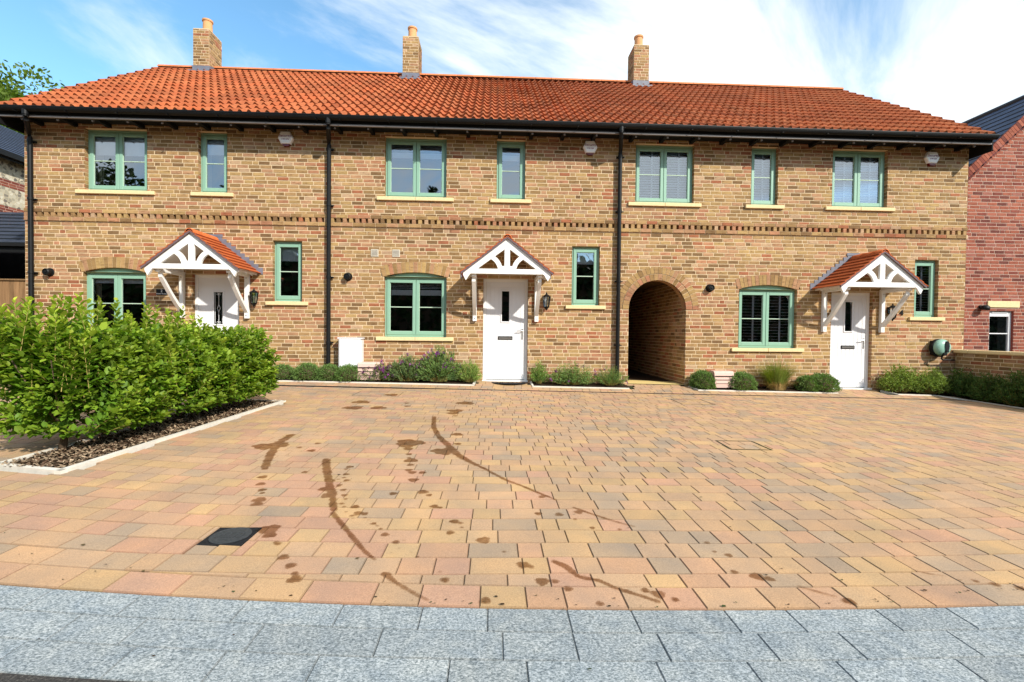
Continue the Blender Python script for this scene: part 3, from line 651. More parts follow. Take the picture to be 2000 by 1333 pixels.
# ------------------------------------------------------------------ window / door / porch builders
def window(house, x0, x1, z0, z1, n, inside, arch=None, label=None, sillz=None):
    Y = .085; objs = []
    b = MB()                                                     # fixed frame
    fw = .05
    b.box(x0, x0 + fw, Y, Y + .07, z0, z1, bev=.004); b.box(x1 - fw, x1, Y, Y + .07, z0, z1, bev=.004)
    b.box(x0 + fw, x1 - fw, Y + .001, Y + .07, z1 - .06, z1 - .001, bev=.004); b.box(x0 + fw, x1 - fw, Y - .006, Y + .07, z0 + .001, z0 + .05, bev=.004)
    if n == 2: xm = (x0 + x1) / 2; b.box(xm - .012, xm + .012, Y + .012, Y + .07, z0 + .05, z1 - .06)
    if arch:
        zc, r = arch; pts = []
        hw = (x1 - x0) / 2; xc = (x0 + x1) / 2
        for i in range(13):
            xx = -hw + 2 * hw * i / 12; pts.append((xc + xx, zc + math.sqrt(r * r - xx * xx) - .002))
        b.prism([(x1, z1 + .002), (x0, z1 + .002)] + pts, 'y', Y - .008, Y + .05)
        b.box(x0 + .0, x1 - .0, Y - .03, Y + .0, z1 - .008, z1 + .012, mi=0)
    tv = .55 if n == 2 else .75
    w_ = (x1 - x0); b.box(x0 + w_ * (1 - tv) / 2 + (.12 if n == 2 else 0), x1 - w_ * (1 - tv) / 2 - (.12 if n == 2 else 0), Y - .014, Y, z1 - .034, z1 - .018, bev=.003)
    fr = b.build('window', M['sage']); objs.append(fr)
    if label: fr['label'] = label
    kids = []
    a0 = z0 + .045; a1 = z1 - .055
    xs_ = [(x0 + fw - .008, (x0 + x1) / 2 - .004), ((x0 + x1) / 2 + .004, x1 - fw + .008)] if n == 2 else [(x0 + fw - .008, x1 - fw + .008)]
    gp = MB()
    for (a, c) in xs_:
        s = MB(); sw = .062; ys, ye = Y - .016, Y + .03
        s.box(a, a + sw, ys, ye, a0, a1, bev=.004); s.box(c - sw, c, ys, ye, a0, a1, bev=.004)
        s.box(a + sw, c - sw, ys + .001, ye, a1 - sw, a1 - .001, bev=.004); s.box(a + sw, c - sw, ys + .001, ye, a0 + .001, a0 + sw + .01, bev=.004)
        zm = (a0 + sw + .01 + a1 - sw) / 2
        so_ = s.build('sash', M['sage']); kids.append(so_)
        g = MB(); g.box(a + sw, c - sw, Y + .006, Y + .020, zm - .009, zm + .009, bev=.003)
        for (p0, p1, q0, q1) in ((a + sw, a + sw + .006, a0 + sw + .01, a1 - sw), (c - sw - .006, c - sw, a0 + sw + .01, a1 - sw), (a + sw + .006, c - sw - .006, a0 + sw + .01, a0 + sw + .016)):
            g.box(p0, p1, Y + .004, Y + .018, q0, q1)
        kids.append(g.build('glazing_bar', M['glazebar']))
        yg = Y + .016; gp.face([(a + sw, yg, a0 + sw), (c - sw, yg, a0 + sw), (c - sw, yg, a1 - sw), (a + sw, yg, a1 - sw)])
    kids.append(gp.build('pane', M['glass'], recalc=False))
    # sill
    b = MB(); sz = sillz or z0; ov = .15
    if n == 2: b.box(x0 - ov, (x0 + x1) / 2 - .002, -.045, Y + .02, sz - .075, sz - .002, bev=.006); b.box((x0 + x1) / 2 + .002, x1 + ov, -.045, Y + .02, sz - .075, sz - .002, bev=.006)
    else: b.box(x0 - .125, x1 + .125, -.045, Y + .02, sz - .075, sz - .002, bev=.006)
    kids.append(b.build('sill', M['sill']))
    # dark room behind
    b = MB(); xa, xb, za, zb, yb = x0 - .3, x1 + .3, z0 - .4, z1 + .1, 1.6; yf = Y + .071
    b.face([(xa, yb, za), (xb, yb, za), (xb, yb, zb), (xa, yb, zb)]); b.face([(xa, yf, za), (xa, yb, za), (xa, yb, zb), (xa, yf, zb)]); b.face([(xb, yf, za), (xb, yb, za), (xb, yb, zb), (xb, yf, zb)])
    b.face([(xa, yf, za), (xb, yf, za), (xb, yb, za), (xa, yb, za)]); b.face([(xa, yf, zb), (xb, yf, zb), (xb, yb, zb), (xa, yb, zb)])
    kids.append(b.build('room', M['dark'], recalc=False))
    yi = Y + .085
    for kind in inside:
        b = MB()
        if kind[0] == 'roller':
            h = kind[1]; b.box(x0 + .06, x1 - .06, yi, yi + .006, z1 - .06 - h, z1 - .05); b.box(x0 + .06, x1 - .06, yi - .004, yi + .012, z1 - .085 - h, z1 - .058 - h)
            kids.append(b.build('roller_blind', M['blind']))
        elif kind[0] == 'curtain':
            xx = x0 + .05; n_ = 18; wd = kind[1]
            for side in kind[2]:
                base = x0 + .05 if side < 0 else x1 - .05 - wd
                for i in range(n_):
                    p = [base + wd * i / n_, base + wd * (i + 1) / n_]; yy = [yi + .05 + .02 * math.sin(1.9 * q) for q in (i, i + 1)]
                    b.face([(p[0], yy[0], z0), (p[1], yy[1], z0), (p[1], yy[1], z1), (p[0], yy[0], z1)])
            kids.append(b.build('curtain', M['curtain'], smooth=True))
        elif kind[0] == 'slats':
            p_, tilt, = kind[1], kind[2]; zz = z0 + .05; hw = (x1 - x0) / 2
            secs = [(x0 + .05, (x0 + x1) / 2 - .01), ((x0 + x1) / 2 + .01, x1 - .05)] if n == 2 else [(x0 + .05, x1 - .05)]
            while zz < z1 - .05:
                for a, c in secs:
                    hd_ = .027 if tilt > .5 else .019; dy = hd_ * math.cos(tilt); dz = hd_ * math.sin(tilt)
                    b.idx([(a, yi + .03 - dy, zz - dz), (c, yi + .03 - dy, zz - dz), (c, yi + .03 + dy, zz + dz), (a, yi + .03 + dy, zz + dz),
                           (a, yi + .03 - dy, zz - dz + .004), (c, yi + .03 - dy, zz - dz + .004), (c, yi + .03 + dy, zz + dz + .004), (a, yi + .03 + dy, zz + dz + .004)],
                          [(0, 1, 2, 3), (7, 6, 5, 4), (0, 4, 5, 1), (2, 6, 7, 3)])
                zz += p_
            for a, c in secs:
                mx_ = a + (c - a) * (.62 if n == 2 else .6); b.box(mx_ - .018, mx_ + .018, yi - .004, yi + .004, z0 + .05, z1 - .05)
            kids.append(b.build('shutter', M['slat']))
        elif kind[0] == 'venetian_top':
            for i in range(5):
                zz = z1 - .10 - i * .03; b.box(x0 + .06, x1 - .06, yi, yi + .03, zz, zz + .006)
            b.box(x0 + .06, x1 - .06, yi, yi + .035, z1 - .36, z1 - .25); kids.append(b.build('venetian_blind', M['blind']))
    under(house, fr)
    for k in kids: k.parent = fr
    return fr
M['bright'] = plain('bright_white', (.92, .92, .93), .3, .01)
M['glazebar'] = plain('pale_green_bar', (.42, .55, .42), .4, .03)

def door(house, x0, x1, z0, z1, style, label):
    Y = .078; b = MB(); fw = .062
    b.box(x0, x0 + fw, Y, Y + .07, z0, z1, bev=.004); b.box(x1 - fw, x1, Y, Y + .07, z0, z1, bev=.004); b.box(x0 + fw, x1 - fw, Y + .001, Y + .07, z1 - fw, z1 - .001, bev=.004)
    b.box(x0 - .01, x1 + .01, -.03, Y + .06, z0 - .035, z0, bev=.004)
    fr = b.build('door_frame', M['white']); b = MB()
    a, c, za, zb = x0 + fw + .003, x1 - fw - .003, z0 + .012, z1 - fw - .003
    yl = Y + .012
    xm = (a + c) / 2; gx0, gx1 = xm - .075, xm + .075; gz0, gz1 = z0 + 1.20, z0 + 1.82
    if style == 'plain': gx0, gx1 = xm - .085, xm + .085; gz0, gz1 = z0 + 1.08, z0 + 1.72
    holes = [(gx0, gx1, gz0, gz1)]
    if style == 'plank':
        n = 7; p0 = a + .08; p1 = c - .08; q0 = za + .20; q1 = zb - .10
        strips = [(a, p0 - .002)] + [(p0 + (p1 - p0) * i / n + .002, p0 + (p1 - p0) * (i + 1) / n - .002) for i in range(n)] + [(p1 + .002, c)]
        for i, (s0, s1) in enumerate(strips):
            if i in (0, len(strips) - 1): b.box(s0, s1, yl, yl + .04, za, zb, bev=.003)
            else:
                for r in clip((s0, s1, q0, q1), holes): b.box(r[0], r[1], yl + .003, yl + .04, r[2], r[3], bev=.002)
        b.box(p0 - .002, p1 + .002, yl, yl + .04, za, q0 - .003, bev=.003); b.box(p0 - .002, p1 + .002, yl, yl + .04, q1 + .003, zb, bev=.003)
        for r in clip((p0 - .003, p1 + .003, q0 - .003, q1 + .003), holes): b.box(r[0], r[1], yl + .0075, yl + .035, r[2], r[3])
    else:
        for r in clip((a, c, za, zb), holes): b.box(r[0], r[1], yl, yl + .04, r[2], r[3])
    m_ = .028
    for r in ((gx0 - m_, gx1 + m_, gz1, gz1 + m_), (gx0 - m_, gx1 + m_, gz0 - m_, gz0), (gx0 - m_, gx0, gz0, gz1), (gx1, gx1 + m_, gz0, gz1)): b.box(r[0], r[1], yl - .010, yl + .02, r[2], r[3], bev=.004)
    lf = b.build('door', M['upvc']); lf['label'] = label
    b = MB(); b.face([(gx0, yl + .012, gz0), (gx1, yl + .012, gz0), (gx1, yl + .012, gz1), (gx0, yl + .012, gz1)]); gl = b.build('pane', M['glass'], recalc=False)
    b = MB(); b.box(a, c, yl + .05, yl + .9, za, zb); rm = b.build('hallway', M['dark'])
    kids = [gl, rm]
    if style == 'plain':
        b = MB(); xc, zc = xm, (gz0 + gz1) / 2; yy = yl + .009
        def ln(p, q, r=.0032): b.tube([(p[0], yy, p[1]), (q[0], yy, q[1])], r, 5)
        ln((xc, gz0 + .02), (xc, zc - .07)); ln((xc, zc + .07), (xc, gz1 - .02))
        for s in (1, -1): ln((xc, zc - .07), (xc + s * .03, zc)); ln((xc + s * .03, zc), (xc, zc + .07)); ln((gx0 + .014 if s < 0 else gx1 - .014, gz0 + .02), (gx0 + .014 if s < 0 else gx1 - .014, gz1 - .02))
        for z_, s in ((gz0 + .035, 1), (gz1 - .035, -1)):
            for q in (1, -1): b.tube([(xc + q * .02 + .018 * q * math.cos(k * .8), yy, z_ + s * .02 * math.sin(k * .8)) for k in range(8)], .0032, 5)
        kids.append(b.build('leading', M['slat']))
    zl = z0 + .86
    if style != 'x':
        b = MB(); b.box(xm - .15, xm + .15, yl - .008, yl + .004, zl - .036, zl + .036, bev=.008); o1 = b.build('letterbox', M['black'])
        b = MB(); b.box(xm - .135, xm + .135, yl - .013, yl - .007, zl - .02, zl + .016, bev=.004); o2 = b.build('flap', M['steel']); o2.parent = o1; kids.append(o1)
    hx = c - .045; hz = z0 + .97
    b = MB(); b.box(hx - .013, hx + .013, yl - .008, yl + .002, hz - .14, hz + .08, bev=.006); b.lathe([(.009, 0), (.009, .006)], (hx, yl - .014, hz - .09), 'y', 12)
    b.tube([(hx, yl - .004, hz + .04), (hx, yl - .045, hz + .04), (hx - .02, yl - .05, hz + .04), (hx - .115, yl - .05, hz + .036)], .009, 8)
    kids.append(b.build('handle', M['steel']))
    under(house, fr, lf)
    for k in kids: k.parent = lf
    return lf

def porch(house, xc, zt, label):
    """gabled canopy: zt = z of the ridge top"""
    YF = -.75; hw = .84; ze = zt - .70; pe = empty('porch', (xc, 0, ze - .9)); pe['label'] = label
    sl = Vector((hw, 0, -(zt - ze) + .0)); ang = math.atan2(.66, .84); tz = math.tan(ang)
    objs = []
    # tiled slopes, stepped courses
    b = MB(); nC = 9; run = hw + .02
    for s in (-1, 1):
        for k in range(nC):
            a0, a1 = run * k / nC - .0, run * (k + 1) / nC + .012
            def SP(a, up): return (xc + s * (a + up * math.sin(ang)), zt - .035 - a * tz + up * math.cos(ang))
            y = YF - .045
            # joints between the tiles of one course
            yy = y - (.08 if k % 2 else 0); 
            while yy < 0:
                ya, yb = max(yy, y), min(yy + .165, 0); yy += .165
                if yb - ya < .01: continue
                q = random.uniform(.88, 1.1); col = (.40 * q, .10 * q, .03 * q)
                P0, P1, P2, P3_ = SP(a0, .004), SP(a1, .026), SP(a1, .010), SP(a0, -.010)
                pts = [(P[0], Y_, P[1]) for Y_ in (ya + .0015, yb - .0015) for P in (P0, P1, P2, P3_)]
                b.idx(pts, [(0, 1, 2, 3), (4, 7, 6, 5), (0, 4, 5, 1), (1, 5, 6, 2), (2, 6, 7, 3)], col)
    objs.append(b.build('canopy_tiles', M['tile']))
    # verge mortar / undercloak (purplish grey edging seen from the front)
    b = MB()
    for s in (-1, 1):
        P = [(xc, zt - .022), (xc + s * run, zt - .022 - run * tz), (xc + s * run, zt - .075 - run * tz), (xc, zt - .075)]
        b.prism(P if s > 0 else P[::-1], 'y', YF - .04, YF - .01)
    objs.append(b.build('verge', M['lead2']))
    # ridge
    b = MB(); n = 9
    for k in range(3):
        ya = YF - .05 + k * .255; yb = ya + .25
        for i in range(n):
            t0, t1 = math.pi * i / n, math.pi * (i + 1) / n; r = .085; zz = zt - .085
            b.idx([(xc + r * math.cos(t0), ya, zz + r * math.sin(t0)), (xc + r * math.cos(t1), ya, zz + r * math.sin(t1)), (xc + r * math.cos(t1), yb, zz + r * math.sin(t1)), (xc + r * math.cos(t0), yb, zz + r * math.sin(t0)),
                   (xc + (r - .015) * math.cos(t0), ya, zz + (r - .015) * math.sin(t0)), (xc + (r - .015) * math.cos(t1), ya, zz + (r - .015) * math.sin(t1))], [(0, 1, 2, 3), (0, 4, 5, 1)], (.5, .13, .04))
    objs.append(b.build('ridge_tiles', M['tile'], smooth=True))
    # truss
    b = MB(); bw = .135; y0, y1 = YF, YF + .05
    zz = zt - .065
    for s in (-1, 1):
        P = [(xc, zz), (xc + s * hw * .975, zz - hw * .975 * tz), (xc + s * hw * .975, zz - hw * .975 * tz - .055), (xc + s * (hw * .975 - .05), zz - hw * .975 * tz - .15), (xc + s * (hw * .83), zz - hw * .83 * tz - bw * 1.0), (xc, zz - bw * 1.28)]
        b.prism(P if s > 0 else P[::-1], 'y', y0, y1)
    ztie = zz - .64; wtie = (.64 - .10) / tz
    b.box(xc - wtie, xc + wtie, y0 + .004, y1 - .004, ztie - .03, ztie + .065, bev=.004)
    b.box(xc - .052, xc + .052, y0 + .002, y1 - .002, ztie + .065, zz - .12, bev=.004); b.box(xc - .13, xc + .13, y0 + .005, y1 - .005, ztie + .05, ztie + .12)
    for s in (-1, 1):   # curved braces
        out, inn = [], []
        for i in range(11):
            th = i / 10 * 1.13; 
            for r_, L_ in ((.355, out), (.27, inn)): L_.append((xc + s * (.44 - r_ * math.cos(th)), ztie + .03 + (r_ - .02) * math.sin(th)))
        inn = inn[::-1]
        b.prism((out + inn) if s > 0 else (out + inn)[::-1], 'y', y0 + .003, y1 - .003)
        # low corner piece of the barge foot
    objs.append(b.build('gable_truss', M['white']))
    # side plates + soffit rafters
    b = MB()
    zb_ = zz - hw * .9 * tz
    for s in (-1, 1):
        x_ = xc + s * hw * .93
        b.box(min(x_, x_ + s * .022), max(x_, x_ + s * .022), YF + .052, 0, zb_ - .085, zb_ + .002)
        xp = xc + s * .66; b.box(xp - .045, xp + .045, YF + .055, -.002, zb_ - .05, zb_ + .03)
        for yy in (-.16, -.36, -.56): 
            x2 = xc + s * (hw * .93 - .01); b.prism([(x2, zb_ - .11), (x2, zb_ - .035), (xc + s * .62, zb_ + .075), (xc + s * .62, zb_ + .0)], 'y', yy, yy + .04)
    # boarded underside
    for s in (-1, 1):
        P = [(xc, zz - .012), (xc + s * hw * .92, zz - hw * .92 * tz - .012), (xc + s * hw * .92, zz - hw * .92 * tz - .025), (xc, zz - .03)]
        b.prism(P, 'y', YF + .053, -.001)
    objs.append(b.build('canopy_frame', M['white']))
    for o in objs: pass
    under(house, pe)
    for o in objs: o.parent = pe; o.matrix_parent_inverse = Matrix.Translation(-Vector(pe.location))
    # gallows brackets
    for s in (-1, 1):
        b = MB(); xp = xc + s * .625; zt_ = zb_ - .05; zl = ze - .905
        b.box(xp - .04, xp + .04, -.072, -.001, zl, zt_, bev=.005)
        b.box(xp - .038, xp + .038, YF + .06, -.073, zt_ - .075, zt_ - .001, bev=.005)
        pts = []
        for i in range(9):
            f = i / 8; pts.append((-.075 - .56 * f, zl + .20 + (zt_ - zl - .275) * f + .03 * math.sin(math.pi * f) * -1))
        o_ = [(y, z) for y, z in pts]; i_ = [(y - .0, z - .085) for y, z in pts][::-1]
        b.prism(o_ + i_, 'x', xp - .035, xp + .035)
        b.lathe([(.011, 0), (.011, -.006), (.004, -.008)], (xp, -.0725, zl + .06), 'y', 8, mi=1); b.lathe([(.011, 0), (.011, -.006), (.004, -.008)], (xp, -.0725, zt_ - .1), 'y', 8, mi=1)
        br = b.build('bracket', [M['white'], M['steel']]); br.parent = pe; br.matrix_parent_inverse = Matrix.Translation(-Vector(pe.location))
    # stepped lead flashing on the wall
    b = MB()
    for s in (-1, 1):
        for k in range(10):
            a0, a1 = .02 + .088 * k, .02 + .088 * (k + 1) + .014
            zt0 = zt - .02 - a0 * tz
            P = [(xc + s * a0, zt0 + .065), (xc + s * a1, zt0 + .065), (xc + s * a1, zt0 - .088 * tz), (xc + s * a0, zt0 - .05)]
            b.prism(P if s > 0 else P[::-1], 'y', -.010 - .0012 * (k % 2), -.0022 - .0003 * (k % 2))
    b.box(xc - .14, xc + .14, -.016, -.0125, zt + .0, zt + .05)
    fl = b.build('flashing', M['lead']); fl.parent = pe; fl.matrix_parent_inverse = Matrix.Translation(-Vector(pe.location))
    return pe
M['lead2'] = plain('verge_mortar', (.13, .085, .09), .8, .2, 20)

# ------------------------------------------------------------------ terrace
EAVE_Y, EAVE_Z, RIDGE_Y, RIDGE_Z = -.45, 5.20, 3.70, 8.245
WIN_Z = (3.853, 5.055)
def chimney(house, x0, x1):
    y0, y1, zt = 3.40, 3.98, 9.19
    b = MB()
    S = lambda o: o
    z0 = 7.7; zref = z0
    panel(b, x0, x1, z0, zt, [], lambda u, z, o: (u, y0 + .006 - o, z)); panel(b, x0, x1, z0, zt, [], lambda u, z, o: (u, y1 - .006 + o, z))
    panel(b, y0, y1, z0, zt, [], lambda u, z, o: (x0 + .006 - o, u, z)); panel(b, y0, y1, z0, zt, [], lambda u, z, o: (x1 - .006 + o, u, z))
    b.box(x0 + .008, x1 - .008, y0 + .008, y1 - .008, zt - .02, zt + .015, mi=1)
    ch = b.build('chimney', [M['brick'], M['mortar']]); xm, ym = (x0 + x1) / 2, (y0 + y1) / 2
    b = MB(); b.lathe([(.135, 0), (.13, .06), (.118, .09), (.112, .34), (.132, .36), (.132, .40), (.10, .405), (.09, .1)], (xm, ym, zt + .0), seg=24); pt = b.build('chimney_pot', M['pot'], smooth=False)
    b = MB(); b.box(x0 - .012, x1 + .012, y0 - .012, y0 - .002, 8.02, 8.21); b.box(x0 - .06, x1 + .06, y0 - .13, y0 - .01, 7.98, 8.035)
    zr = 8.03
    for xx in (x0 - .012, x1 + .002): b.prism([(y0 - .002, 8.02), (y1, 8.33), (y1, 8.42), (y0 - .002, 8.21)], 'x', xx, xx + .010)
    fl = b.build('flashing', M['lead']); under(house, ch); pt.parent = ch; fl.parent = ch
def pan_roof(b, x0, x1):
    rows = 15; P = .1675; seg = 8; jt = {}
    L = math.hypot(RIDGE_Y - EAVE_Y, RIDGE_Z - EAVE_Z); g = L / rows
    dy, dz = (RIDGE_Y - EAVE_Y) / L, (RIDGE_Z - EAVE_Z) / L
    k0 = int(round((x0 + 9.16) / P * seg)); k1 = int(round((x1 + 9.16) / P * seg))
    prof = []
    for i in range(seg):
        f = i / seg; prof.append(.036 * (max(0, math.sin(2 * math.pi * f)) ** .9) - .018 * max(0, -math.sin(2 * math.pi * f)) ** .8)
    for r in range(rows):
        s0, s1 = r * g - .012, (r + 1) * g + .03; tcol = {}
        A = []; B = []; D = []; jz = {}
        for k in range(k0, k1 + 1):
            x = -9.16 + k * P / seg; h = prof[k % seg]; t2_ = (k0 + k - k0) // (2 * seg); jit = jt.setdefault((r, t2_), random.uniform(-.004, .005))
            n0 = h + .056 + jit; n1 = h + .014
            def PT(s, n): return (x, EAVE_Y + s * dy - n * dz, EAVE_Z + s * dz + n * dy)
            A.append(PT(s0, n0)); B.append(PT(s1, n1)); D.append(PT(s0 + .004, n0 - .036))
        i0 = len(b.v); m = len(A); b.v += A + B + D
        for k in range(m - 1):
            t_ = (k0 + k) // (2 * seg)
            if t_ not in tcol:
                q = random.uniform(.80, 1.12); w_ = random.random(); jz[t_] = random.uniform(-.004, .005); tcol[t_] = (.365 * q, (.098 + .022 * w_) * q, (.036 + .012 * w_) * q)
            c = tcol[t_]
            b.f.append((i0 + k, i0 + k + 1, i0 + m + k + 1, i0 + m + k)); b.c.append(c); b.m.append(0)
            b.f.append((i0 + 2 * m + k, i0 + 2 * m + k + 1, i0 + k + 1, i0 + k)); b.c.append(tuple(q * .75 for q in c)); b.m.append(0)
def house(x0, x1, wins, doorspec, dz, chx, archpass, labels, left_end=False, right_end=False, pipes=()):
    H = thing('terraced_house', ((x0 + x1) / 2, 0, G((x0 + x1) / 2, 0)), labels['house'], 'house', 'houses of the brick terrace')
    holes = [(x0 - 1, x1 + 1, 3.24, 3.475)]; b = MB(); arch_jobs = []
    for wd in wins:
        wx0, wx1, wz0, wz1 = wd[:4]
        if wd[5]:   # segmental arch
            hw = (wx1 - wx0) / 2; rise = .088; R_ = (hw * hw + rise * rise) / (2 * rise); zc = wz1 + rise - R_
            holes.append((wx0, wx1, wz0, wz1)); xc = (wx0 + wx1) / 2; rr = R_ + .11
            half = math.asin((hw + .03) / R_)
            for i in range(12):
                t0 = -half + 2 * half * i / 12; t1 = t0 + 2 * half / 12
                tm = (t0 + t1) / 2; xa, xb = xc + (R_ + .1) * math.sin(t0), xc + (R_ + .1) * math.sin(t1)
                holes.append((xa, xb, wz1 - .001 if abs(i - 5.5) < 5 else wz1 + .01, zc + (R_ + .19) * math.cos(tm)))
            arch_jobs.append((xc, zc, R_, R_ + .215, half, 17))
        else: holes.append((wx0, wx1, wz0, wz1))
        for s, xx in ((1, wx0), (-1, wx1)): reveal(b, xx, wz0, wz1 + (.0), .004, .105, s=s)
        b.face([(wx0, .006, wz1), (wx1, .006, wz1), (wx1, .105, wz1), (wx0, .105, wz1)], mi=1)
    dx0, dx1, dz0, dz1 = doorspec[:4]; holes.append((dx0, dx1, -.5, dz1))
    for s, xx in ((1, dx0), (-1, dx1)): reveal(b, xx, dz0 - .15, dz1, .004, .1, s=s)
    b.face([(dx0, .006, dz1), (dx1, .006, dz1), (dx1, .1, dz1), (dx0, .1, dz1)], mi=1)
    # step below the threshold
    b.box(dx0, dx1, .0, .2, dz0 - .3, dz0 - .037, (.5, .34, .2))
    if archpass:
        ax0, ax1, az, ar = archpass; xc = (ax0 + ax1) / 2
        holes.append((ax0, ax1, -.5, az)); holes += arch_strips(xc, az, ar + .02, 0, 9, az, 30)
        arch_jobs.append((xc, az, ar, ar + .132, math.pi / 2, 24)); arch_jobs.append((xc, az, ar + .137, ar + .27, math.pi / 2, 30))
        holes += [(h[0], h[1], h[2], h[3]) for h in arch_strips(xc, az, ar + .255, 0, 9, az, 34)]
    panel(b, x0, x1, -.35, 5.30, holes, FRONT)
    if left_end: panel(b, -.0, 7.85, -.35, 5.25, [], lambda u, z, o: (x0 + .006 - o, u, z))
    if right_end: panel(b, -.0, 7.85, -.35, 5.25, [], lambda u, z, o: (x1 - .006 + o, u, z))
    for e, xx in ((left_end, x0), (right_end, x1)):
        if e: b.idx([(xx, 0, 5.25), (xx, 7.85, 5.25), (xx, 3.9, 8.1)], [(0, 1, 2)], (.5, .33, .17))
    b.face([(x0, 7.85, -.3), (x1, 7.85, -.3), (x1, 7.85, 5.3), (x0, 7.85, 5.3)] if not archpass else [(archpass[1], 7.85, -.3), (x1, 7.85, -.3), (x1, 7.85, 5.3), (archpass[1], 7.85, 5.3)], (.5, .33, .17))
    wl = b.build('wall', [M['brick'], M['mortar']], recalc=False); under(H, wl)
    for j in arch_jobs:
        b = MB(); voussoirs(b, j[0], j[1], j[2], j[3], j[4], j[5]); under(H, b.build('brick_arch', [M['brick'], M['mortar']], recalc=False))
    # string course with dog-tooth
    b = MB(); sk = []
    for z0_, z1_ in ((3.24, 3.315), (3.405, 3.475)):
        x = x0 - (.1 if z0_ > 3.3 else 0)
        while x < x1:
            xa, xb = max(x, x0) + .004, min(x + .225, x1) - .004; x += .225
            if xb - xa > .02: b.box(xa, xb, -.026, .03, z0_ + .003, z1_ - .003, bcol(BUFF), bev=.003)
        b.box(x0, x1, -.019, .03, z0_, z1_, mi=1)
    b.box(x0, x1, .055, .09, 3.30, 3.42, (.3, .2, .1))
    x = x0 + .0
    while x < x1 - .06:
        c_ = bcol(BUFF); b.box(x + .004, x + .076, -.022, .055, 3.317, 3.402, c_, bev=.003); x += .1245
    under(H, b.build('string_course', [M['brick'], M['mortar']]))
    # windows / door / porch
    for wd in wins:
        ar = None
        if wd[5]: hw = (wd[1] - wd[0]) / 2; R_ = (hw * hw + .088 ** 2) / (.176); ar = (wd[3] + .088 - R_, R_)
        window(H, wd[0], wd[1], wd[2], wd[3], wd[4], wd[6], ar, wd[7])
    door(H, *doorspec[:4], doorspec[4], labels['door'])
    porch(H, (dx0 + dx1) / 2 + doorspec[5], doorspec[6], labels['porch'])
    chimney(H, *chx)
    # roof
    b = MB(); pan_roof(b, x0 - (.05 if left_end else 0), x1 + (.05 if right_end else 0))
    a0, a1 = x0 - (.04 if left_end else 0), x1 + (.04 if right_end else 0)
    b.face([(a0, RIDGE_Y, RIDGE_Z + .03), (a1, RIDGE_Y, RIDGE_Z + .03), (a1, 2 * RIDGE_Y - EAVE_Y, EAVE_Z + .03), (a0, 2 * RIDGE_Y - EAVE_Y, EAVE_Z + .03)], (.5, .14, .04))
    b.face([(a0, EAVE_Y + .03, EAVE_Z - .0), (a1, EAVE_Y + .03, EAVE_Z - .0), (a1, RIDGE_Y, RIDGE_Z - .03), (a0, RIDGE_Y, RIDGE_Z - .03)], (.05, .02, .01))
    rf = b.build('roof', M['tile'], recalc=False); under(H, rf)
    b = MB(); x = a0
    while x < a1 - .05:
        xe = min(x + .44, a1); n = 8
        if not (x < chx[1] and xe > chx[0] and False):
            q = random.uniform(.9, 1.1)
            ring = lambda xx, r: [(xx, RIDGE_Y + r * math.cos(math.pi * i / n), RIDGE_Z + .03 + r * .8 * math.sin(math.pi * i / n)) for i in range(n + 1)]
            A = ring(x + .004, .105); B = ring(xe - .004, .105); C_ = ring(x + .004, .085); D_ = ring(xe - .004, .085)
            b.idx(A + B + C_ + D_, [(i, i + 1, i + n + 2, i + n + 1) for i in range(n)] + [(i, i + 2 * n + 2, i + 2 * n + 3, i + 1) for i in range(n)] + [(i + n + 1, i + 3 * n + 3, i + 3 * n + 4, i + n + 2) for i in range(n)], (.55 * q, .20 * q, .085 * q))
        x = xe
    b.box(a0, a1, RIDGE_Y - .07, RIDGE_Y + .07, RIDGE_Z, RIDGE_Z + .06, (.12, .04, .02))
    rt = b.build('ridge_tiles', M['tile']); rt.parent = rf
    # eaves: gutter, fascia, soffit, rafter feet, end boards
    b = MB(); n = 8; yc, zc, r = -.50, 5.195, .062
    xa, xb = x0 - (.03 if left_end else 0), x1 + (.03 if right_end else 0)
    prof = [(yc + r * math.cos(math.pi + math.pi * i / n), zc + r * 1.25 * math.sin(math.pi + math.pi * i / n)) for i in range(n + 1)]
    b.idx([(xx, y, z) for xx in (xa, xb) for y, z in prof], [(i, i + 1, i + n + 2, i + n + 1) for i in range(n)])
    b.box(xa, xb, yc - r - .006, yc - r + .004, zc - .012, zc + .006)
    for xx in (xa, xb):
        if (left_end and xx == xa) or (right_end and xx == xb): b.prism(prof, 'x', xx - .003, xx + .003)
    x = x0 + .35
    while x < x1: b.box(x, x + .02, yc - r - .008, -.43, zc - .085, zc - .077); x += .9
    gt = b.build('gutter', M['black']); under(H, gt)
    b = MB(); b.box(x0, x1, -.432, -.41, 5.075, 5.215); b.box(x0, x1, -.409, .0, 5.135, 5.15)
    fa = b.build('fascia', M['blackmatt']); under(H, fa)
    b = MB(); b.box(x0 + .001, x1 - .001, -.446, -.40, 5.045, 5.074); x = x0 + .28
    gtr = b.build('eaves_batten', M['grey_trim']); gtr.parent = fa
    b = MB(); x = x0 + (.33 if left_end else .2)
    while x < x1 - .1:
        b = MB(); b.box(x - .02, x + .05, -.395, .0, 5.065, 5.134, mi=1); b.box(x, x + .032, -.395, -.37, 5.01, 5.064, mi=0); x += .63
        rff = b.build('rafter_foot', [M['grey_trim'], M['blackmatt']]); rff.parent = fa
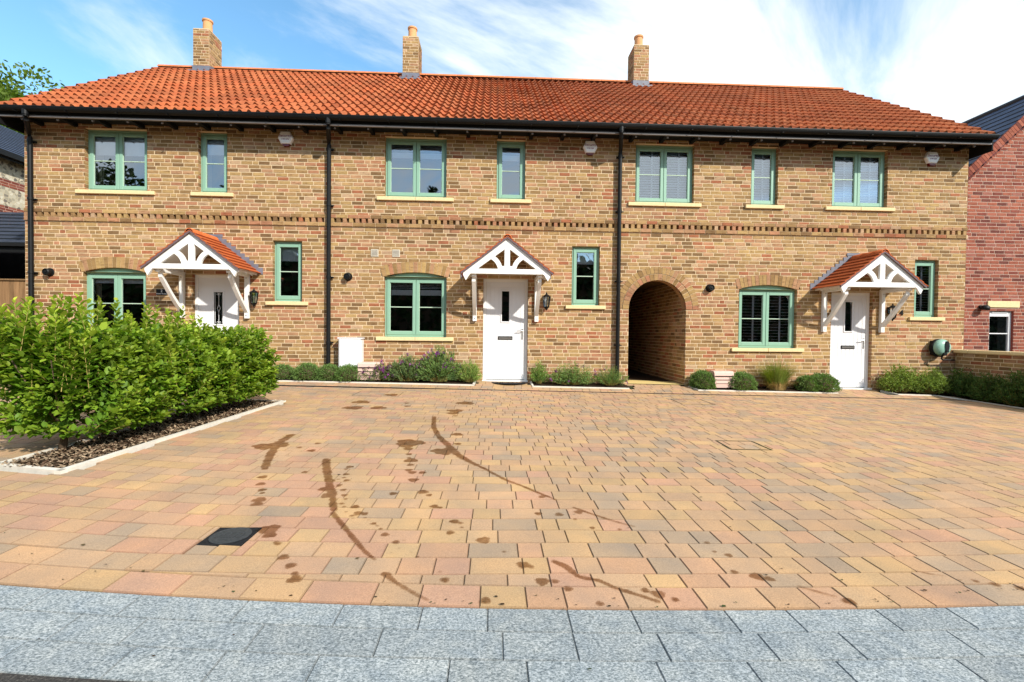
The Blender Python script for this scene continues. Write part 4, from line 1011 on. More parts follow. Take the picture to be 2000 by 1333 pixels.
    for e, xx in ((left_end, x0 - .035), (right_end, x1 + .01)):
        if e:
            b = MB(); b.prism([(-.44, 4.92), (-.44, 5.22), (.05, 5.58), (.05, 4.92)], 'x', xx, xx + .025)
            P = [(.05, 5.46), (.05, 5.57), (RIDGE_Y, 8.24), (RIDGE_Y, 8.06)]; b.prism(P, 'x', xx, xx + .025)
            b.box(min(xx, (x0 if xx < 0 else x1)), max(xx + .025, (x0 if xx < 0 else x1)), -.44, -.0, 4.92, 4.94)
            under(H, b.build('bargeboard', M['blackmatt']))
    for px in pipes:
        b = MB(); zb = G(px, -.07) + .02; po = px * .96 if px > -5 else px + .33
        b.tube([(po, -.50, 5.13), (po, -.50, 5.05), (po + (px - po) * .1, -.45, 5.0), (px + (po - px) * .1, -.13, 4.90), (px, -.075, 4.80), (px, -.075, zb + .1), (px, -.085, zb + .05), (px, -.13, zb + .0)], .041, 12)
        b.lathe([(.05, 0), (.05, .09)], (po, -.5, 5.06), seg=12)
        for zz in (4.72, 3.62, 2.2, .9):
            b.lathe([(.049, 0), (.049, .045)], (px, -.075, zz), seg=12); b.box(px - .065, px + .065, -.035, -.002, zz + .008, zz + .036); b.box(px + .05, px + .09, -.06, -.035, zz + .01, zz + .03)
        dp = b.build('downpipe', M['black'], smooth=False); under(H, dp)
    return H
S1 = WIN_Z
HL = house(-9.11, -3.267, [
  (-7.985, -6.80, *S1, 2, False, [('roller', .38), ('curtain', .13, (-1,))], 'upper double casement of the left house'),
  (-5.83, -5.27, *S1, 1, False, [('roller', .32), ('curtain', .08, (-1,))], 'upper single casement of the left house'),
  (-8.03, -6.83, 1.045, 2.262, 2, True, [('roller', .12), ('curtain', .12, (-1,))], 'arched ground floor window behind the hedge'),
  (-4.39, -3.815, 1.73, 2.94, 1, False, [('roller', .30)], 'narrow ground floor window beside the lantern')],
  (-5.945, -5.04, .185, 2.25, 'plain', 0, 2.985), 0, (-8.08, -7.66), None,
  dict(house='left end terrace house of buff brick behind the green hedge', door='smooth white door with leaded glass slit', porch='white timber canopy with bright orange tiles lit by the sun'), True, False, (-8.93,))
HM = house(-3.267, 2.55, [
  (-2.195, -.965, *S1, 2, False, [('venetian_top',)], 'upper double casement of the middle house'),
  (.045, .625, *S1, 1, False, [('venetian_top',)], 'upper single casement of the middle house'),
  (-2.195, -.945, 1.045, 2.262, 2, True, [('venetian_top',)], 'arched ground floor window of the middle house'),
  (1.60, 2.175, 1.73, 2.94, 1, False, [('roller', .26)], 'narrow ground floor window of the middle house')],
  (-.205, .712, .185, 2.255, 'plank', 0, 2.985), 0, (-2.53, -2.10), None,
  dict(house='middle terrace house of buff brick with white meter box and purple flowers', door='white planked door with plain glass slit, facing the camera', porch='white timber canopy seen head on'), False, False, (-3.267,))
HR = house(2.55, 10.0, [
  (2.885, 4.105, *S1, 2, False, [('slats', .052, .95)], 'upper double casement above the passage arch'),
  (5.31, 5.88, *S1, 1, False, [('slats', .052, .95)], 'upper single casement of the right house'),
  (7.04, 8.235, *S1, 2, False, [('slats', .052, .95)], 'upper double casement near the right gable'),
  (5.10, 6.34, .89, 2.115, 2, True, [('slats', .064, .1)], 'arched ground floor window with open white shutters'),
  (8.88, 9.405, 1.577, 2.785, 1, False, [('slats', .055, .12)], 'narrow ground floor window with shutters by the right corner')],
  (7.075, 7.975, .062, 2.08, 'plank', .0, 2.845), 0, (3.84, 4.27), (2.787, 3.985, 1.67, .599),
  dict(house='right end terrace house of buff brick with the arched passage and number 4', door='white planked door right of the shuttered window', porch='white timber canopy with dark red tiles in shade'), False, True, (2.545,))
# passage: side walls, vault, far end
b = MB()
panel(b, .02, 7.84, -.3, 2.5, [], lambda u, z, o: (3.985 + .006 - o, u, z)); panel(b, .02, 7.84, -.3, 2.5, [], lambda u, z, o: (2.787 - .006 + o, u, z))
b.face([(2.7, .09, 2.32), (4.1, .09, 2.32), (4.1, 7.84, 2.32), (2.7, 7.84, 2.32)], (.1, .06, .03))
b.face([(2.6, 7.8, -.3), (4.2, 7.8, -.3), (4.2, 7.8, 2.5), (2.6, 7.8, 2.5)], (.05, .03, .02))  # ceiling and far end coloured dark to stand for the passage's shade
n = 24
for i in range(n):
    t0, t1 = math.pi * i / n, math.pi * (i + 1) / n
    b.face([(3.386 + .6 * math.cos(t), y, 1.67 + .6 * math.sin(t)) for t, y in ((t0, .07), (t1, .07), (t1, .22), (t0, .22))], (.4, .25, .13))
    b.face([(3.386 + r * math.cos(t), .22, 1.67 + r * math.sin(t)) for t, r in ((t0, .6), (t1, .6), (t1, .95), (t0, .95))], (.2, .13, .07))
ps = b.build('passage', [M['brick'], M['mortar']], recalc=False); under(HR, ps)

# ------------------------------------------------------------------ wall-mounted things
def alarm(xc, zc, label, s=1.0):
    T = thing('alarm_box', (xc, -.002, zc), label, 'alarm box', 'white security alarm boxes under the eaves')
    hexa = [(xc - .148, zc - .01), (xc - .095, zc + .115), (xc + .08, zc + .115), (xc + .148, zc - .015), (xc + .09, zc - .125), (xc - .088, zc - .125)]
    b = MB(); sm = [(xc + (x - xc) * .9, zc + (z - zc) * .9) for x, z in hexa]; n = 6
    P = [(x, -.002, z) for x, z in hexa] + [(x, -.05, z) for x, z in hexa] + [(x, -.072, z) for x, z in sm]
    b.idx(P, [(i, (i + 1) % n, (i + 1) % n + n, i + n) for i in range(n)] + [(i + n, (i + 1) % n + n, (i + 1) % n + 2 * n, i + 2 * n) for i in range(n)] + [tuple(range(2 * n, 3 * n))])
    bo = b.build('casing', M['bright'])
    b = MB(); b.prism([(xc - .088, zc - .118), (xc + .09, zc - .118), (xc + .05, zc - .165), (xc - .04, zc - .165)], 'y', -.055, -.004); le = b.build('strobe_lens', M['red_lens'])
    t1 = text('lettering', 'Security', (xc, -.0735, zc + .025), .062, M['ink'], sx=1.15); t2 = text('phone_number', '01480 55000', (xc, -.0735, zc - .04), .027, M['ink'])
    
    under(T, bo, le, t1, t2)
alarm(-4.12, 4.955, 'white hexagonal security box between the left house upper window and the second downpipe')
alarm(1.935, 4.94, 'white hexagonal security box right of the middle house upper windows')
alarm(9.15, 4.915, 'white hexagonal security box near the right gable corner')
def lantern(xc, zc, label):
    T = thing('wall_lantern', (xc, 0, zc), label, 'wall lantern', 'black wall lanterns beside the doors'); yc = -.105
    b = MB(); b.box(xc - .03, xc + .03, -.016, -.002, zc - .02, zc + .12, bev=.004); b.tube([(xc, -.01, zc + .09), (xc, -.04, zc + .13), (xc, -.07, zc + .135)], .009, 6)
    b.lathe([(.012, .185), (.016, .17), (.008, .155), (.03, .145), (.055, .125), (.088, .10), (.086, .092)], (xc, yc, zc), seg=8)
    b.lathe([(.050, -.115), (.055, -.105), (.04, -.135), (.02, -.155), (.008, -.175), (.002, -.185)][::1], (xc, yc, zc), seg=8)
    for k in range(8):
        t_ = 2 * math.pi * k / 8; b.tube([(xc + .052 * math.cos(t_), yc + .052 * math.sin(t_), zc - .11), (xc + .078 * math.cos(t_), yc + .078 * math.sin(t_), zc + .095)], .006, 5)
    f = b.build('lantern_frame', M['black'])
    b = MB(); b.lathe([(.048, -.108), (.074, .093)], (xc, yc, zc), seg=8); g = b.build('glass', M['lampglass'])
    b = MB(); b.lathe([(.014, -.1), (.014, -.03), (.022, -.01), (.022, .03), (.005, .05)], (xc, yc, zc), seg=10); bu = b.build('bulb', M['white'])
    under(T, f, g, bu)
lantern(-4.70, 1.79, 'black lantern right of the leaded glass door, left house')
lantern(1.075, 1.79, 'black lantern right of the planked door in the middle house')
lantern(8.32, 1.66, 'black lantern half hidden behind the right canopy bracket, beside the number 4')
for x, z, l in ((-8.64, 2.24, 'round black flue vent between the left downpipe and the hedge window arch'), (-2.905, 2.24, 'round black flue vent above the white meter box'), (4.47, 2.12, 'round black flue vent right of the passage arch')):
    T = thing('flue_vent', (x, 0, z), l, 'flue vent', 'round black flue vents')
    b = MB(); b.lathe([(.082, -.002), (.082, -.012), (.075, -.02)], (x, 0, z), 'y', 28); o1 = b.build('collar', M['blackmatt'])
    b = MB(); b.lathe([(.066, -.02), (.066, -.10), (.052, -.112), (.05, -.098), (.02, -.098), (.018, -.108), (.002, -.11)], (x, 0, z), 'y', 28); o2 = b.build('terminal', M['black']); under(T, o1, o2)
for x, l in ((-2.383, 'square beige air vent, left one of the pair above the middle arched window'), (-1.957, 'square beige air vent, right one of the pair above the middle arched window')):
    z = 2.725; b = MB(); b.box(x - .075, x + .075, -.012, -.002, z - .075, z + .075, bev=.004)
    b.box(x - .058, x + .058, -.0135, -.0125, z - .058, z + .062, mi=1)
    for k in range(5): b.box(x - .058, x + .058, -.019, -.014, z - .054 + k * .024, z - .043 + k * .024)
    tag(b.build('air_vent', [M['beige'], M['grey_trim']]), l, 'air vent', 'square air vents')
# number plaque, number 4
T = thing('house_plaque', (-6.525, 0, 1.88), 'small black slate plaque reading 2 PENNY PLACE under the left canopy', 'house sign')
b = MB(); b.box(-6.63, -6.42, -.014, -.002, 1.824, 1.94, bev=.003)
under(T, b.build('plate', M['black']), text('number', '2', (-6.525, -.0155, 1.903), .07, M['white_ink']), text('lettering', 'PENNY PLACE', (-6.525, -.0155, 1.848), .031, M['white_ink']))
o = text('house_number', '4', (8.60, -.012, 1.655), .17, M['black'], ext=.008); tag(o, 'black metal numeral 4 on the brick beside the right lantern', 'house number')
# meter box
T = thing('meter_box', (-2.81, 0, .42), 'white wall mounted meter cabinet beside the second downpipe', 'meter box')
b = MB(); b.box(-3.03, -2.59, -.20, -.002, .425, 1.01, bev=.012); b.box(-3.05, -2.57, -.215, -.006, 1.0, 1.025, bev=.005); c1 = b.build('cabinet', M['upvc'])
b = MB(); b.box(-3.005, -2.615, -.212, -.2005, .45, .985, bev=.004); c2 = b.build('cabinet_door', M['upvc'])
b = MB(); b.tube([(-2.97, -.09, .43), (-2.97, -.09, .16)], .022, 10); c3 = b.build('supply_pipe', M['white']); under(T, c1, c2, c3)
# curved ribbed covers
def ribbed(xc, w_, h, label, yb=-.03, d=.27):
    z0 = G(xc, -.15) + .02; prof = [(yb, 0), (yb, h * .97), (yb - .05, h), (yb - d * .75, h * .99), (yb - d * .86, h * .90), (yb - d * .93, h * .62), (yb - d, h * .3), (yb - d, 0)]
    b = MB()
    levels = [0, .24, .26, .5, .52, .74, .76, 1]
    b.prism([(y, z0 + z) for y, z in prof], 'x', xc - w_ / 2, xc + w_ / 2)
    body = b.build('cover_shell', M['pink']); b = MB()
    for f in (.24, .47, .70): b.box(xc - w_ / 2 + .012, xc + w_ / 2 - .012, yb - d - .004, yb - d + .04 + .02, z0 + h * f, z0 + h * f + .007)
    ribs = b.build('rib_line', M['dark']); T = thing('utility_cover', (xc, yb, z0), label, 'utility box', 'pink utility boxes in the beds'); under(T, body, ribs)
ribbed(-2.42, .42, .34, 'pinkish ribbed plastic utility box behind the purple flowers left end')
ribbed(4.68, .40, .33, 'pinkish ribbed plastic utility box between two ball shrubs right of the passage')
# hose reel
T = thing('hose_reel', (9.42, 0, .93), 'teal round garden hose reel on the wall at the right corner', 'hose reel')
b = MB(); yc = -.16
b.lathe([(.02, -.235), (.09, -.228), (.14, -.205), (.168, -.17), (.175, -.13), (.165, -.09), (.12, -.05), (.06, -.03)], (9.37, 0, .94), 'y', 32); s1 = b.build('reel_drum', M['teal'], smooth=True)
b = MB(); b.lathe([(.155, -.03), (.19, -.06), (.19, -.12), (.15, -.13)], (9.36, 0, .93), 'y', 28); b.box(9.24, 9.44, -.045, -.002, .78, 1.08, bev=.01); s2 = b.build('wall_bracket', M['blackmatt'])
b = MB(); b.prism([(9.39 + .045 * math.cos(t_ * .5236), .97 + .105 * math.sin(t_ * .5236)) for t_ in range(12)], 'y', -.25, -.22); b.box(9.355, 9.425, -.255, -.21, .84, .90, bev=.01); b.box(9.325, 9.40, -.24, -.18, .775, .83, bev=.008); s3 = b.build('handle', M['black'])
b = MB(); b.tube([(9.36, -.18, .80), (9.34, -.17, .71), (9.37, -.16, .685), (9.62, -.14, .68), (9.68, -.12, .68)], .014, 8); s4 = b.build('hose', M['black'])
under(T, s1, s2, s3, s4)
# door mat
b = MB(); z_ = G(.35, -.2) + .006; pts = []
for i in range(25):
    t_ = math.pi * i / 24; pts.append((.34 + .36 * math.cos(t_), -.10 - .26 * math.sin(t_)))
b.prism(pts, 'z', z_, z_ + .014)
for k in range(60):
    a = random.uniform(-.3, .3); c_ = random.uniform(-.3, -.12)
    if (a / .34) ** 2 + ((c_ + .1) / .24) ** 2 < 1: b.box(.34 + a - .008, .34 + a + .008, c_ - .008, c_ + .008, z_ + .014, z_ + .02)
tag(b.build('door_mat', M['rubber']), 'black half round rubber mat before the middle white door', 'door mat')

# ------------------------------------------------------------------ low wall and red house on the right
T = thing('garden_wall', (9.9, -1.5, 0), 'low buff brick wall with pale stone coping running from the right corner', 'wall')
b = MB(); panel(b, -4.2, -.012, -.4, .83, [], lambda u, z, o: (9.80 + .006 - o, u, z)); panel(b, -4.2, -.012, -.4, .83, [], lambda u, z, o: (10.02 - .006 + o, u, z))
b.face([(9.8, -4.2, -.4), (10.02, -4.2, -.4), (10.02, -4.2, .83), (9.8, -4.2, .83)], (.5, .33, .17)); w1 = b.build('brickwork', [M['brick'], M['mortar']], recalc=False)
b = MB(); y = -4.2
while y < -.02: y2 = min(y + .78, -.010); b.box(9.755, 10.065, y, y2 - .004, .832, .893, bev=.006); y = y2
under(T, w1, b.build('coping', M['sill']))
H = thing('red_brick_house', (12.8, .3, 0), 'red brick house with slate roof beyond the right end of the terrace', 'house')
b = MB(); YR = .32; xl, xr, xp = 10.12, 15.5, 12.81; zl = 4.30; tz = .945
hol = [(10.915, 11.475, .70, 1.745), (10.85, 11.59, 1.83, 1.97)]
hol[1] = (10.85, 11.59, 1.82, 1.965); n = 60
for i in range(n):
    za = zl + (xp - xl) * tz * i / n; zb = zl + (xp - xl) * tz * (i + 1) / n; off = (za - zl) / tz
    hol.append((xl - 1, xl + off - .12, za, zb + .0001)); hol.append((2 * xp - xl - off + .12, xr + 1, za, zb + .0001))
panel(b, xl, xr, -.5, zl + (xp - xl) * tz, hol, lambda u, z, o: (u, YR + .006 - o, z), RED)
panel(b, YR, 9, -.5, zl, [], lambda u, z, o: (xl + .006 - o, u, z), RED)
b.face([(10.915, YR + .004, .7), (10.915, YR + .09, .7), (10.915, YR + .09, 1.745), (10.915, YR + .004, 1.745)], (.3, .08, .06)); b.face([(11.475, YR + .004, .7), (11.475, YR + .09, .7), (11.475, YR + .09, 1.745), (11.475, YR + .004, 1.745)], (.3, .08, .06))
# raking band of brick on edge
L = math.hypot(xp - xl, (xp - xl) * tz); dx, dzz = (xp - xl) / L, (xp - xl) * tz / L; k = 0
while k * .075 < L + .1:
    s0, s1 = k * .075 + .004, (k + 1) * .075 - .004; k += 1
    for sgn in (1, -1):
        def Q(s, h, y): X = xl - .06 + s * dx - h * dzz; return ((X if sgn > 0 else 2 * xp - X), y, zl - .06 + s * dzz + h * dx + 0.0)
        A = [Q(s0, .06, YR - .03), Q(s1, .06, YR - .03), Q(s1, .265, YR - .03), Q(s0, .265, YR - .03)]; B = [(p[0], YR + .01, p[2]) for p in A]
        b.idx(A + B, [(0, 1, 2, 3), (4, 5, 1, 0), (5, 6, 2, 1), (6, 7, 3, 2), (7, 4, 0, 3)], bcol(RED))
w1 = b.build('wall', [M['red_brick'], M['mortar_red']], recalc=False)
b = MB(); b.box(10.85, 11.59, YR - .02, YR + .1, 1.822, 1.963, bev=.006); lt = b.build('lintel', M['sill'])
b = MB(); nr = 26; gl_ = L / 15.
sl_n = 16
for s in (-1, 1):
    for k in range(sl_n):
        a0, a1 = k / sl_n, (k + 1) / sl_n; yy = YR - .06 - (.15 if k % 2 else 0)
        while yy < 9.5:
            ya, yb = max(yy, YR - .06), min(yy + .3, 9.5); yy += .3; q = random.uniform(.85, 1.15); c = (.045 * q, .062 * q, .11 * q)
            def Q(a, up): X = (xl - .20) + a * (xp - xl + .20); Z = zl + .10 + (X - xl) * tz + up; return ((X if s < 0 else 2 * xp - X), Z)
            p, r, r2 = Q(a0 - .01, .055), Q(a1, .028), Q(a0 - .01, .020)
            b.face([(p[0], ya + .002, p[1]), (p[0], yb - .002, p[1]), (r[0], yb - .002, r[1]), (r[0], ya + .002, r[1])], c); b.face([(p[0], ya, p[1]), (p[0], yb, p[1]), (r2[0], yb, r2[1]), (r2[0], ya, r2[1])], (.004, .005, .008))
zr = zl + .10 + (xp - xl) * tz; b.tube([(xp, YR - .06, zr + .04), (xp, 9.5, zr + .04)], .07, 8, (.02, .022, .03))
rf = b.build('roof', M['slate'])
b = MB(); fw = .06; x0, x1, z0, z1 = 10.915, 11.475, .70, 1.745; Y = YR + .05
b.box(x0, x0 + fw, Y, Y + .06, z0, z1, bev=.004); b.box(x1 - fw, x1, Y, Y + .06, z0, z1, bev=.004); b.box(x0 + fw, x1 - fw, Y, Y + .06, z1 - .12, z1, bev=.004); b.box(x0 + fw, x1 - fw, Y, Y + .06, z0, z0 + .07)
b.box(x0 + fw, x1 - fw, Y + .01, Y + .03, 1.24, 1.262); b.box(x0 + .1, x1 - .1, Y - .012, Y, z1 - .045, z1 - .03)
wf = b.build('window', M['upvc']); b = MB(); b.face([(x0 + fw, Y + .025, z0), (x1 - fw, Y + .025, z0), (x1 - fw, Y + .025, z1 - .1), (x0 + fw, Y + .025, z1 - .1)]); pn = b.build('pane', M['glass'], recalc=False); pn.parent = wf
b = MB(); b.box(x0 - .2, x1 + .2, Y + .062, Y + 1.5, z0 - .2, z1 + .1); rm = b.build('room', M['dark']); rm.parent = wf
b = MB(); b.box(x0 + .3, x1 - .06, Y + .045, Y + .06, z0, z1 - .12); cu = b.build('curtain', plain('dim_curtain', (.10, .10, .09), .9)); cu.parent = wf
under(H, w1, lt, rf, wf)
T = thing('wall_spotlight', (10.7, YR, 1.8), 'black dome wall light on the red brick by the small white window', 'wall light')
b = MB(); b.lathe([(.04, -.002), (.04, -.03)], (10.69, YR, 1.83), 'y', 16); bk = b.build('mount', M['blackmatt'])
b = MB(); b.lathe([(.002, .065), (.05, .055), (.072, .03), (.078, 0), (.078, -.035), (.06, -.038)], (10.70, YR - .10, 1.80), 'z', 20); b.v = [(x + (z - 1.8) * .3, y, z - .2 * (x - 10.7)) for x, y, z in b.v]; hd = b.build('lamp_head', M['black'], smooth=True); under(T, bk, hd)

# ------------------------------------------------------------------ left: flint house, lean-to, fence, bin
H = thing('flint_house', (-16, 6, 0), 'flint and brick house with dark slate roof beyond the left gable', 'house')
b = MB(); XW = -13.98
def LP(u, z, o): return (XW - .006 + o, u, z)
b2 = MB()
for z0, z1, kind in ((-.3, 4.373, 'b'), (4.373, 4.642, 'b'), (4.642, 5.179, 'f'), (5.179, 5.407, 'b'), (5.407, 6.025, 'f'), (6.025, 6.186, 'b')):
    if kind == 'b': panel(b, 1.2, 14, z0, z1, [], LP, RED)
    else: b2.face([(XW, 1.2, z0), (XW, 14, z0), (XW, 14, z1), (XW, 1.2, z1)])
b.face([(XW, 1.2, -.3), (-19, 1.2, -.3), (-19, 1.2, 6.186), (XW, 1.2, 6.186)], (.3, .09, .06)); w1 = b.build('brickwork', [M['red_brick'], M['mortar_red']], recalc=False); w2 = b2.build('flint_panel', M['flint'], recalc=False)
b = MB(); n = 16; run = 2.4; tz = .70
for k in range(n):
    yy = .9
    while yy < 14.2:
        q = random.uniform(.85, 1.15); c = (.03 * q, .045 * q, .085 * q); a0, a1 = k / n - .006, (k + 1) / n
        b.face([(XW + .32 - run * a0, yy + .002, 6.025 + run * tz * a0 + .05), (XW + .32 - run * a0, yy + .298, 6.025 + run * tz * a0 + .05), (XW + .32 - run * a1, yy + .298, 6.025 + run * tz * a1 + .02), (XW + .32 - run * a1, yy + .002, 6.025 + run * tz * a1 + .02)], c)
        b.face([(XW + .32 - run * a0, yy, 6.025 + run * tz * a0 + .05), (XW + .32 - run * a0, yy + .3, 6.025 + run * tz * a0 + .05), (XW + .32 - run * a0, yy + .3, 6.025 + run * tz * a0 + .01), (XW + .32 - run * a0, yy, 6.025 + run * tz * a0 + .01)], (.004, .005, .008))
        yy += .3
b.face([(XW + .32 - run, .9, 6.025 + run * tz), (XW + .32 - run, 14.2, 6.025 + run * tz), (XW - 8, 14.2, 6.025), (XW - 8, .9, 6.025)], (.03, .045, .08)); rf = b.build('roof', M['slate'], recalc=False)
b = MB(); b.box(XW + .26, XW + .38, .9, 14.2, 5.945, 6.079); b.box(XW + .0, XW + .25, .9, 14.2, 5.998, 6.039); b.box(XW + .24, XW + .26, .9, 14.2, 5.891, 6.106); gt = b.build('gutter', M['black']); under(H, w1, w2, rf, gt)
H = thing('lean_to', (-10.8, 2, 0), 'open fronted lean-to with slate roof behind the timber fence', 'outbuilding')
b = MB(); n = 9
for k in range(n):
    x = -14 - (.15 if k % 2 else 0)
    while x < -9.2:
        q = random.uniform(.85, 1.15); c = (.028 * q, .036 * q, .055 * q); y0, y1 = 1.5 + 1.5 * k / n - .01, 1.5 + 1.5 * (k + 1) / n; z0, z1 = 3.05 + 1.05 * k / n, 3.05 + 1.05 * (k + 1) / n; xe = min(x + .298, -9.2)
        b.face([(x, y0, z0 + .03), (xe, y0, z0 + .03), (xe, y1, z1 + .01), (x, y1, z1 + .01)], c); b.face([(x, y0, z0 + .03), (xe, y0, z0 + .03), (xe, y0, z0 + .0), (x, y0, z0 + .0)], (.004, .005, .006)); x += .3
rf = b.build('roof', M['slate'], recalc=False)
b = MB(); b.box(-14, -9.2, 1.5, 1.53, 2.86, 3.03); b.box(-14, -9.2, 1.42, 1.49, 2.98, 3.05); fa = b.build('fascia', M['blackmatt'])
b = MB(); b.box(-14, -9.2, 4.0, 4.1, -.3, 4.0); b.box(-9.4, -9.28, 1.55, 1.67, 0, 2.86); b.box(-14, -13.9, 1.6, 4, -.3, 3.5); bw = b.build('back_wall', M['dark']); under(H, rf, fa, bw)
T = thing('timber_fence', (-11, .3, 0), 'brown vertical board fence left of the terrace', 'fence')
b = MB(); x = -14
while x < -9.16:
    q = random.uniform(.75, 1.15); b.box(x, x + .098, .30, .318 + .006 * (int(x * 10) % 2), .15, 2.1 + random.uniform(-.008, .008), (.26 * q, .15 * q, .075 * q)); x += .102
bd = b.build('boards', M['timber']); b = MB()
for z in (.5, 1.2, 1.9): b.box(-14, -9.14, .33, .38, z, z + .08, (.2, .12, .06))
ra = b.build('rail', M['timber']); b = MB(); b.box(-14, -9.14, .27, .35, 2.10, 2.13, (.2, .12, .06)); cp = b.build('capping', M['timber']); under(T, bd, ra, cp)
T = thing('wheelie_bin', (-9.6, -.35, .2), 'dark wheelie bin with green lid left of the first downpipe', 'bin'); zg = G(-9.6, -.4)
b = MB(); xa, xb, ya, yb = -9.93, -9.33, -.66, -.1
P = [(xa + .05, ya + .05, zg + .04), (xb - .05, ya + .05, zg + .04), (xb - .05, yb - .03, zg + .04), (xa + .05, yb - .03, zg + .04), (xa, ya, zg + 1.0), (xb, ya, zg + 1.0), (xb, yb, zg + 1.0), (xa, yb, zg + 1.0)]
b.idx(P, [(0, 3, 2, 1), (0, 1, 5, 4), (1, 2, 6, 5), (2, 3, 7, 6), (3, 0, 4, 7)]); b.box(xa - .02, xb + .02, ya - .02, yb, zg + .94, zg + .99, bev=.01); bb = b.build('bin_body', M['bin_dark'])
b = MB(); b.box(xa - .035, xb + .035, ya - .04, yb + .02, zg + 1.0, zg + 1.045, bev=.015); b.idx([(xa, ya, zg + 1.045), (xb, ya, zg + 1.045), (xb, yb, zg + 1.045), (xa, yb, zg + 1.045), (xa + .08, ya + .1, zg + 1.09), (xb - .08, ya + .1, zg + 1.09), (xb - .08, yb - .05, zg + 1.09), (xa + .08, yb - .05, zg + 1.09)], [(4, 5, 6, 7), (0, 1, 5, 4), (1, 2, 6, 5), (2, 3, 7, 6), (3, 0, 4, 7)]); lid = b.build('lid', M['bin_green'])
b = MB()
for xx in (xa + .02, xb - .07): b.lathe([(.09, 0), (.09, .05)], (xx, yb + .01, zg + .095), 'x', 16)
wh = b.build('wheel', M['blackmatt']); b = MB(); b.tube([(xa + .1, yb + .03, zg + .95), (xa + .1, yb + .08, zg + .98), (xb - .1, yb + .08, zg + .98), (xb - .1, yb + .03, zg + .95)], .014, 6); hb = b.build('handle_bar', M['bin_dark'])
under(T, bb, lid, wh, hb)

# ------------------------------------------------------------------ foliage
def leaves(name, C, D, Nn, L, W, cols, mat_, fold=.25, curl=.15, parent=None):
    """C centres (base of leaf), D axis, Nn approx normal, L/W arrays; 6 vertices, 2 quads per leaf"""
    C = np.asarray(C, float); D = np.asarray(D, float); Nn = np.asarray(Nn, float); n = len(C)
    D /= np.linalg.norm(D, axis=1, keepdims=True) + 1e-9; S = np.cross(D, Nn); S /= np.linalg.norm(S, axis=1, keepdims=True) + 1e-9; U = np.cross(S, D)
    L = np.broadcast_to(L, (n,))[:, None]; W = np.broadcast_to(W, (n,))[:, None]
    v = np.empty((n, 6, 3))
    v[:, 0] = C; v[:, 1] = C + D * L * .32 + S * W * .42 + U * W * fold; v[:, 2] = C + D * L * .72 + S * W * .42 + U * (W * fold - L * curl * .5)
    v[:, 3] = C + D * L - U * L * curl; v[:, 4] = C + D * L * .72 - S * W * .42 + U * (W * fold - L * curl * .5); v[:, 5] = C + D * L * .32 - S * W * .42 + U * W * fold
    me = bpy.data.meshes.new(name); me.vertices.add(n * 6); me.vertices.foreach_set('co', v.ravel())
    base = np.arange(n)[:, None] * 6; li = np.concatenate([base + np.array([0, 1, 2, 3]), base + np.array([0, 3, 4, 5])], 1).reshape(-1)
    me.loops.add(n * 8); me.loops.foreach_set('vertex_index', li.astype(np.int32)); me.polygons.add(n * 2); me.polygons.foreach_set('loop_start', (np.arange(n * 2) * 4).astype(np.int32))
    me.update(calc_edges=True); me.validate()
    ca = me.color_attributes.new('Col', 'FLOAT_COLOR', 'CORNER'); cc = np.ones((n * 8, 4), np.float32); cc[:, :3] = np.repeat(np.asarray(cols, np.float32), 8, 0); ca.data.foreach_set('color', cc.ravel())
    me.materials.append(mat_); o = bpy.data.objects.new(name, me); COL.objects.link(o); o.parent = parent; return o
def unit(v): return v / (np.linalg.norm(v, axis=-1, keepdims=True) + 1e-9)

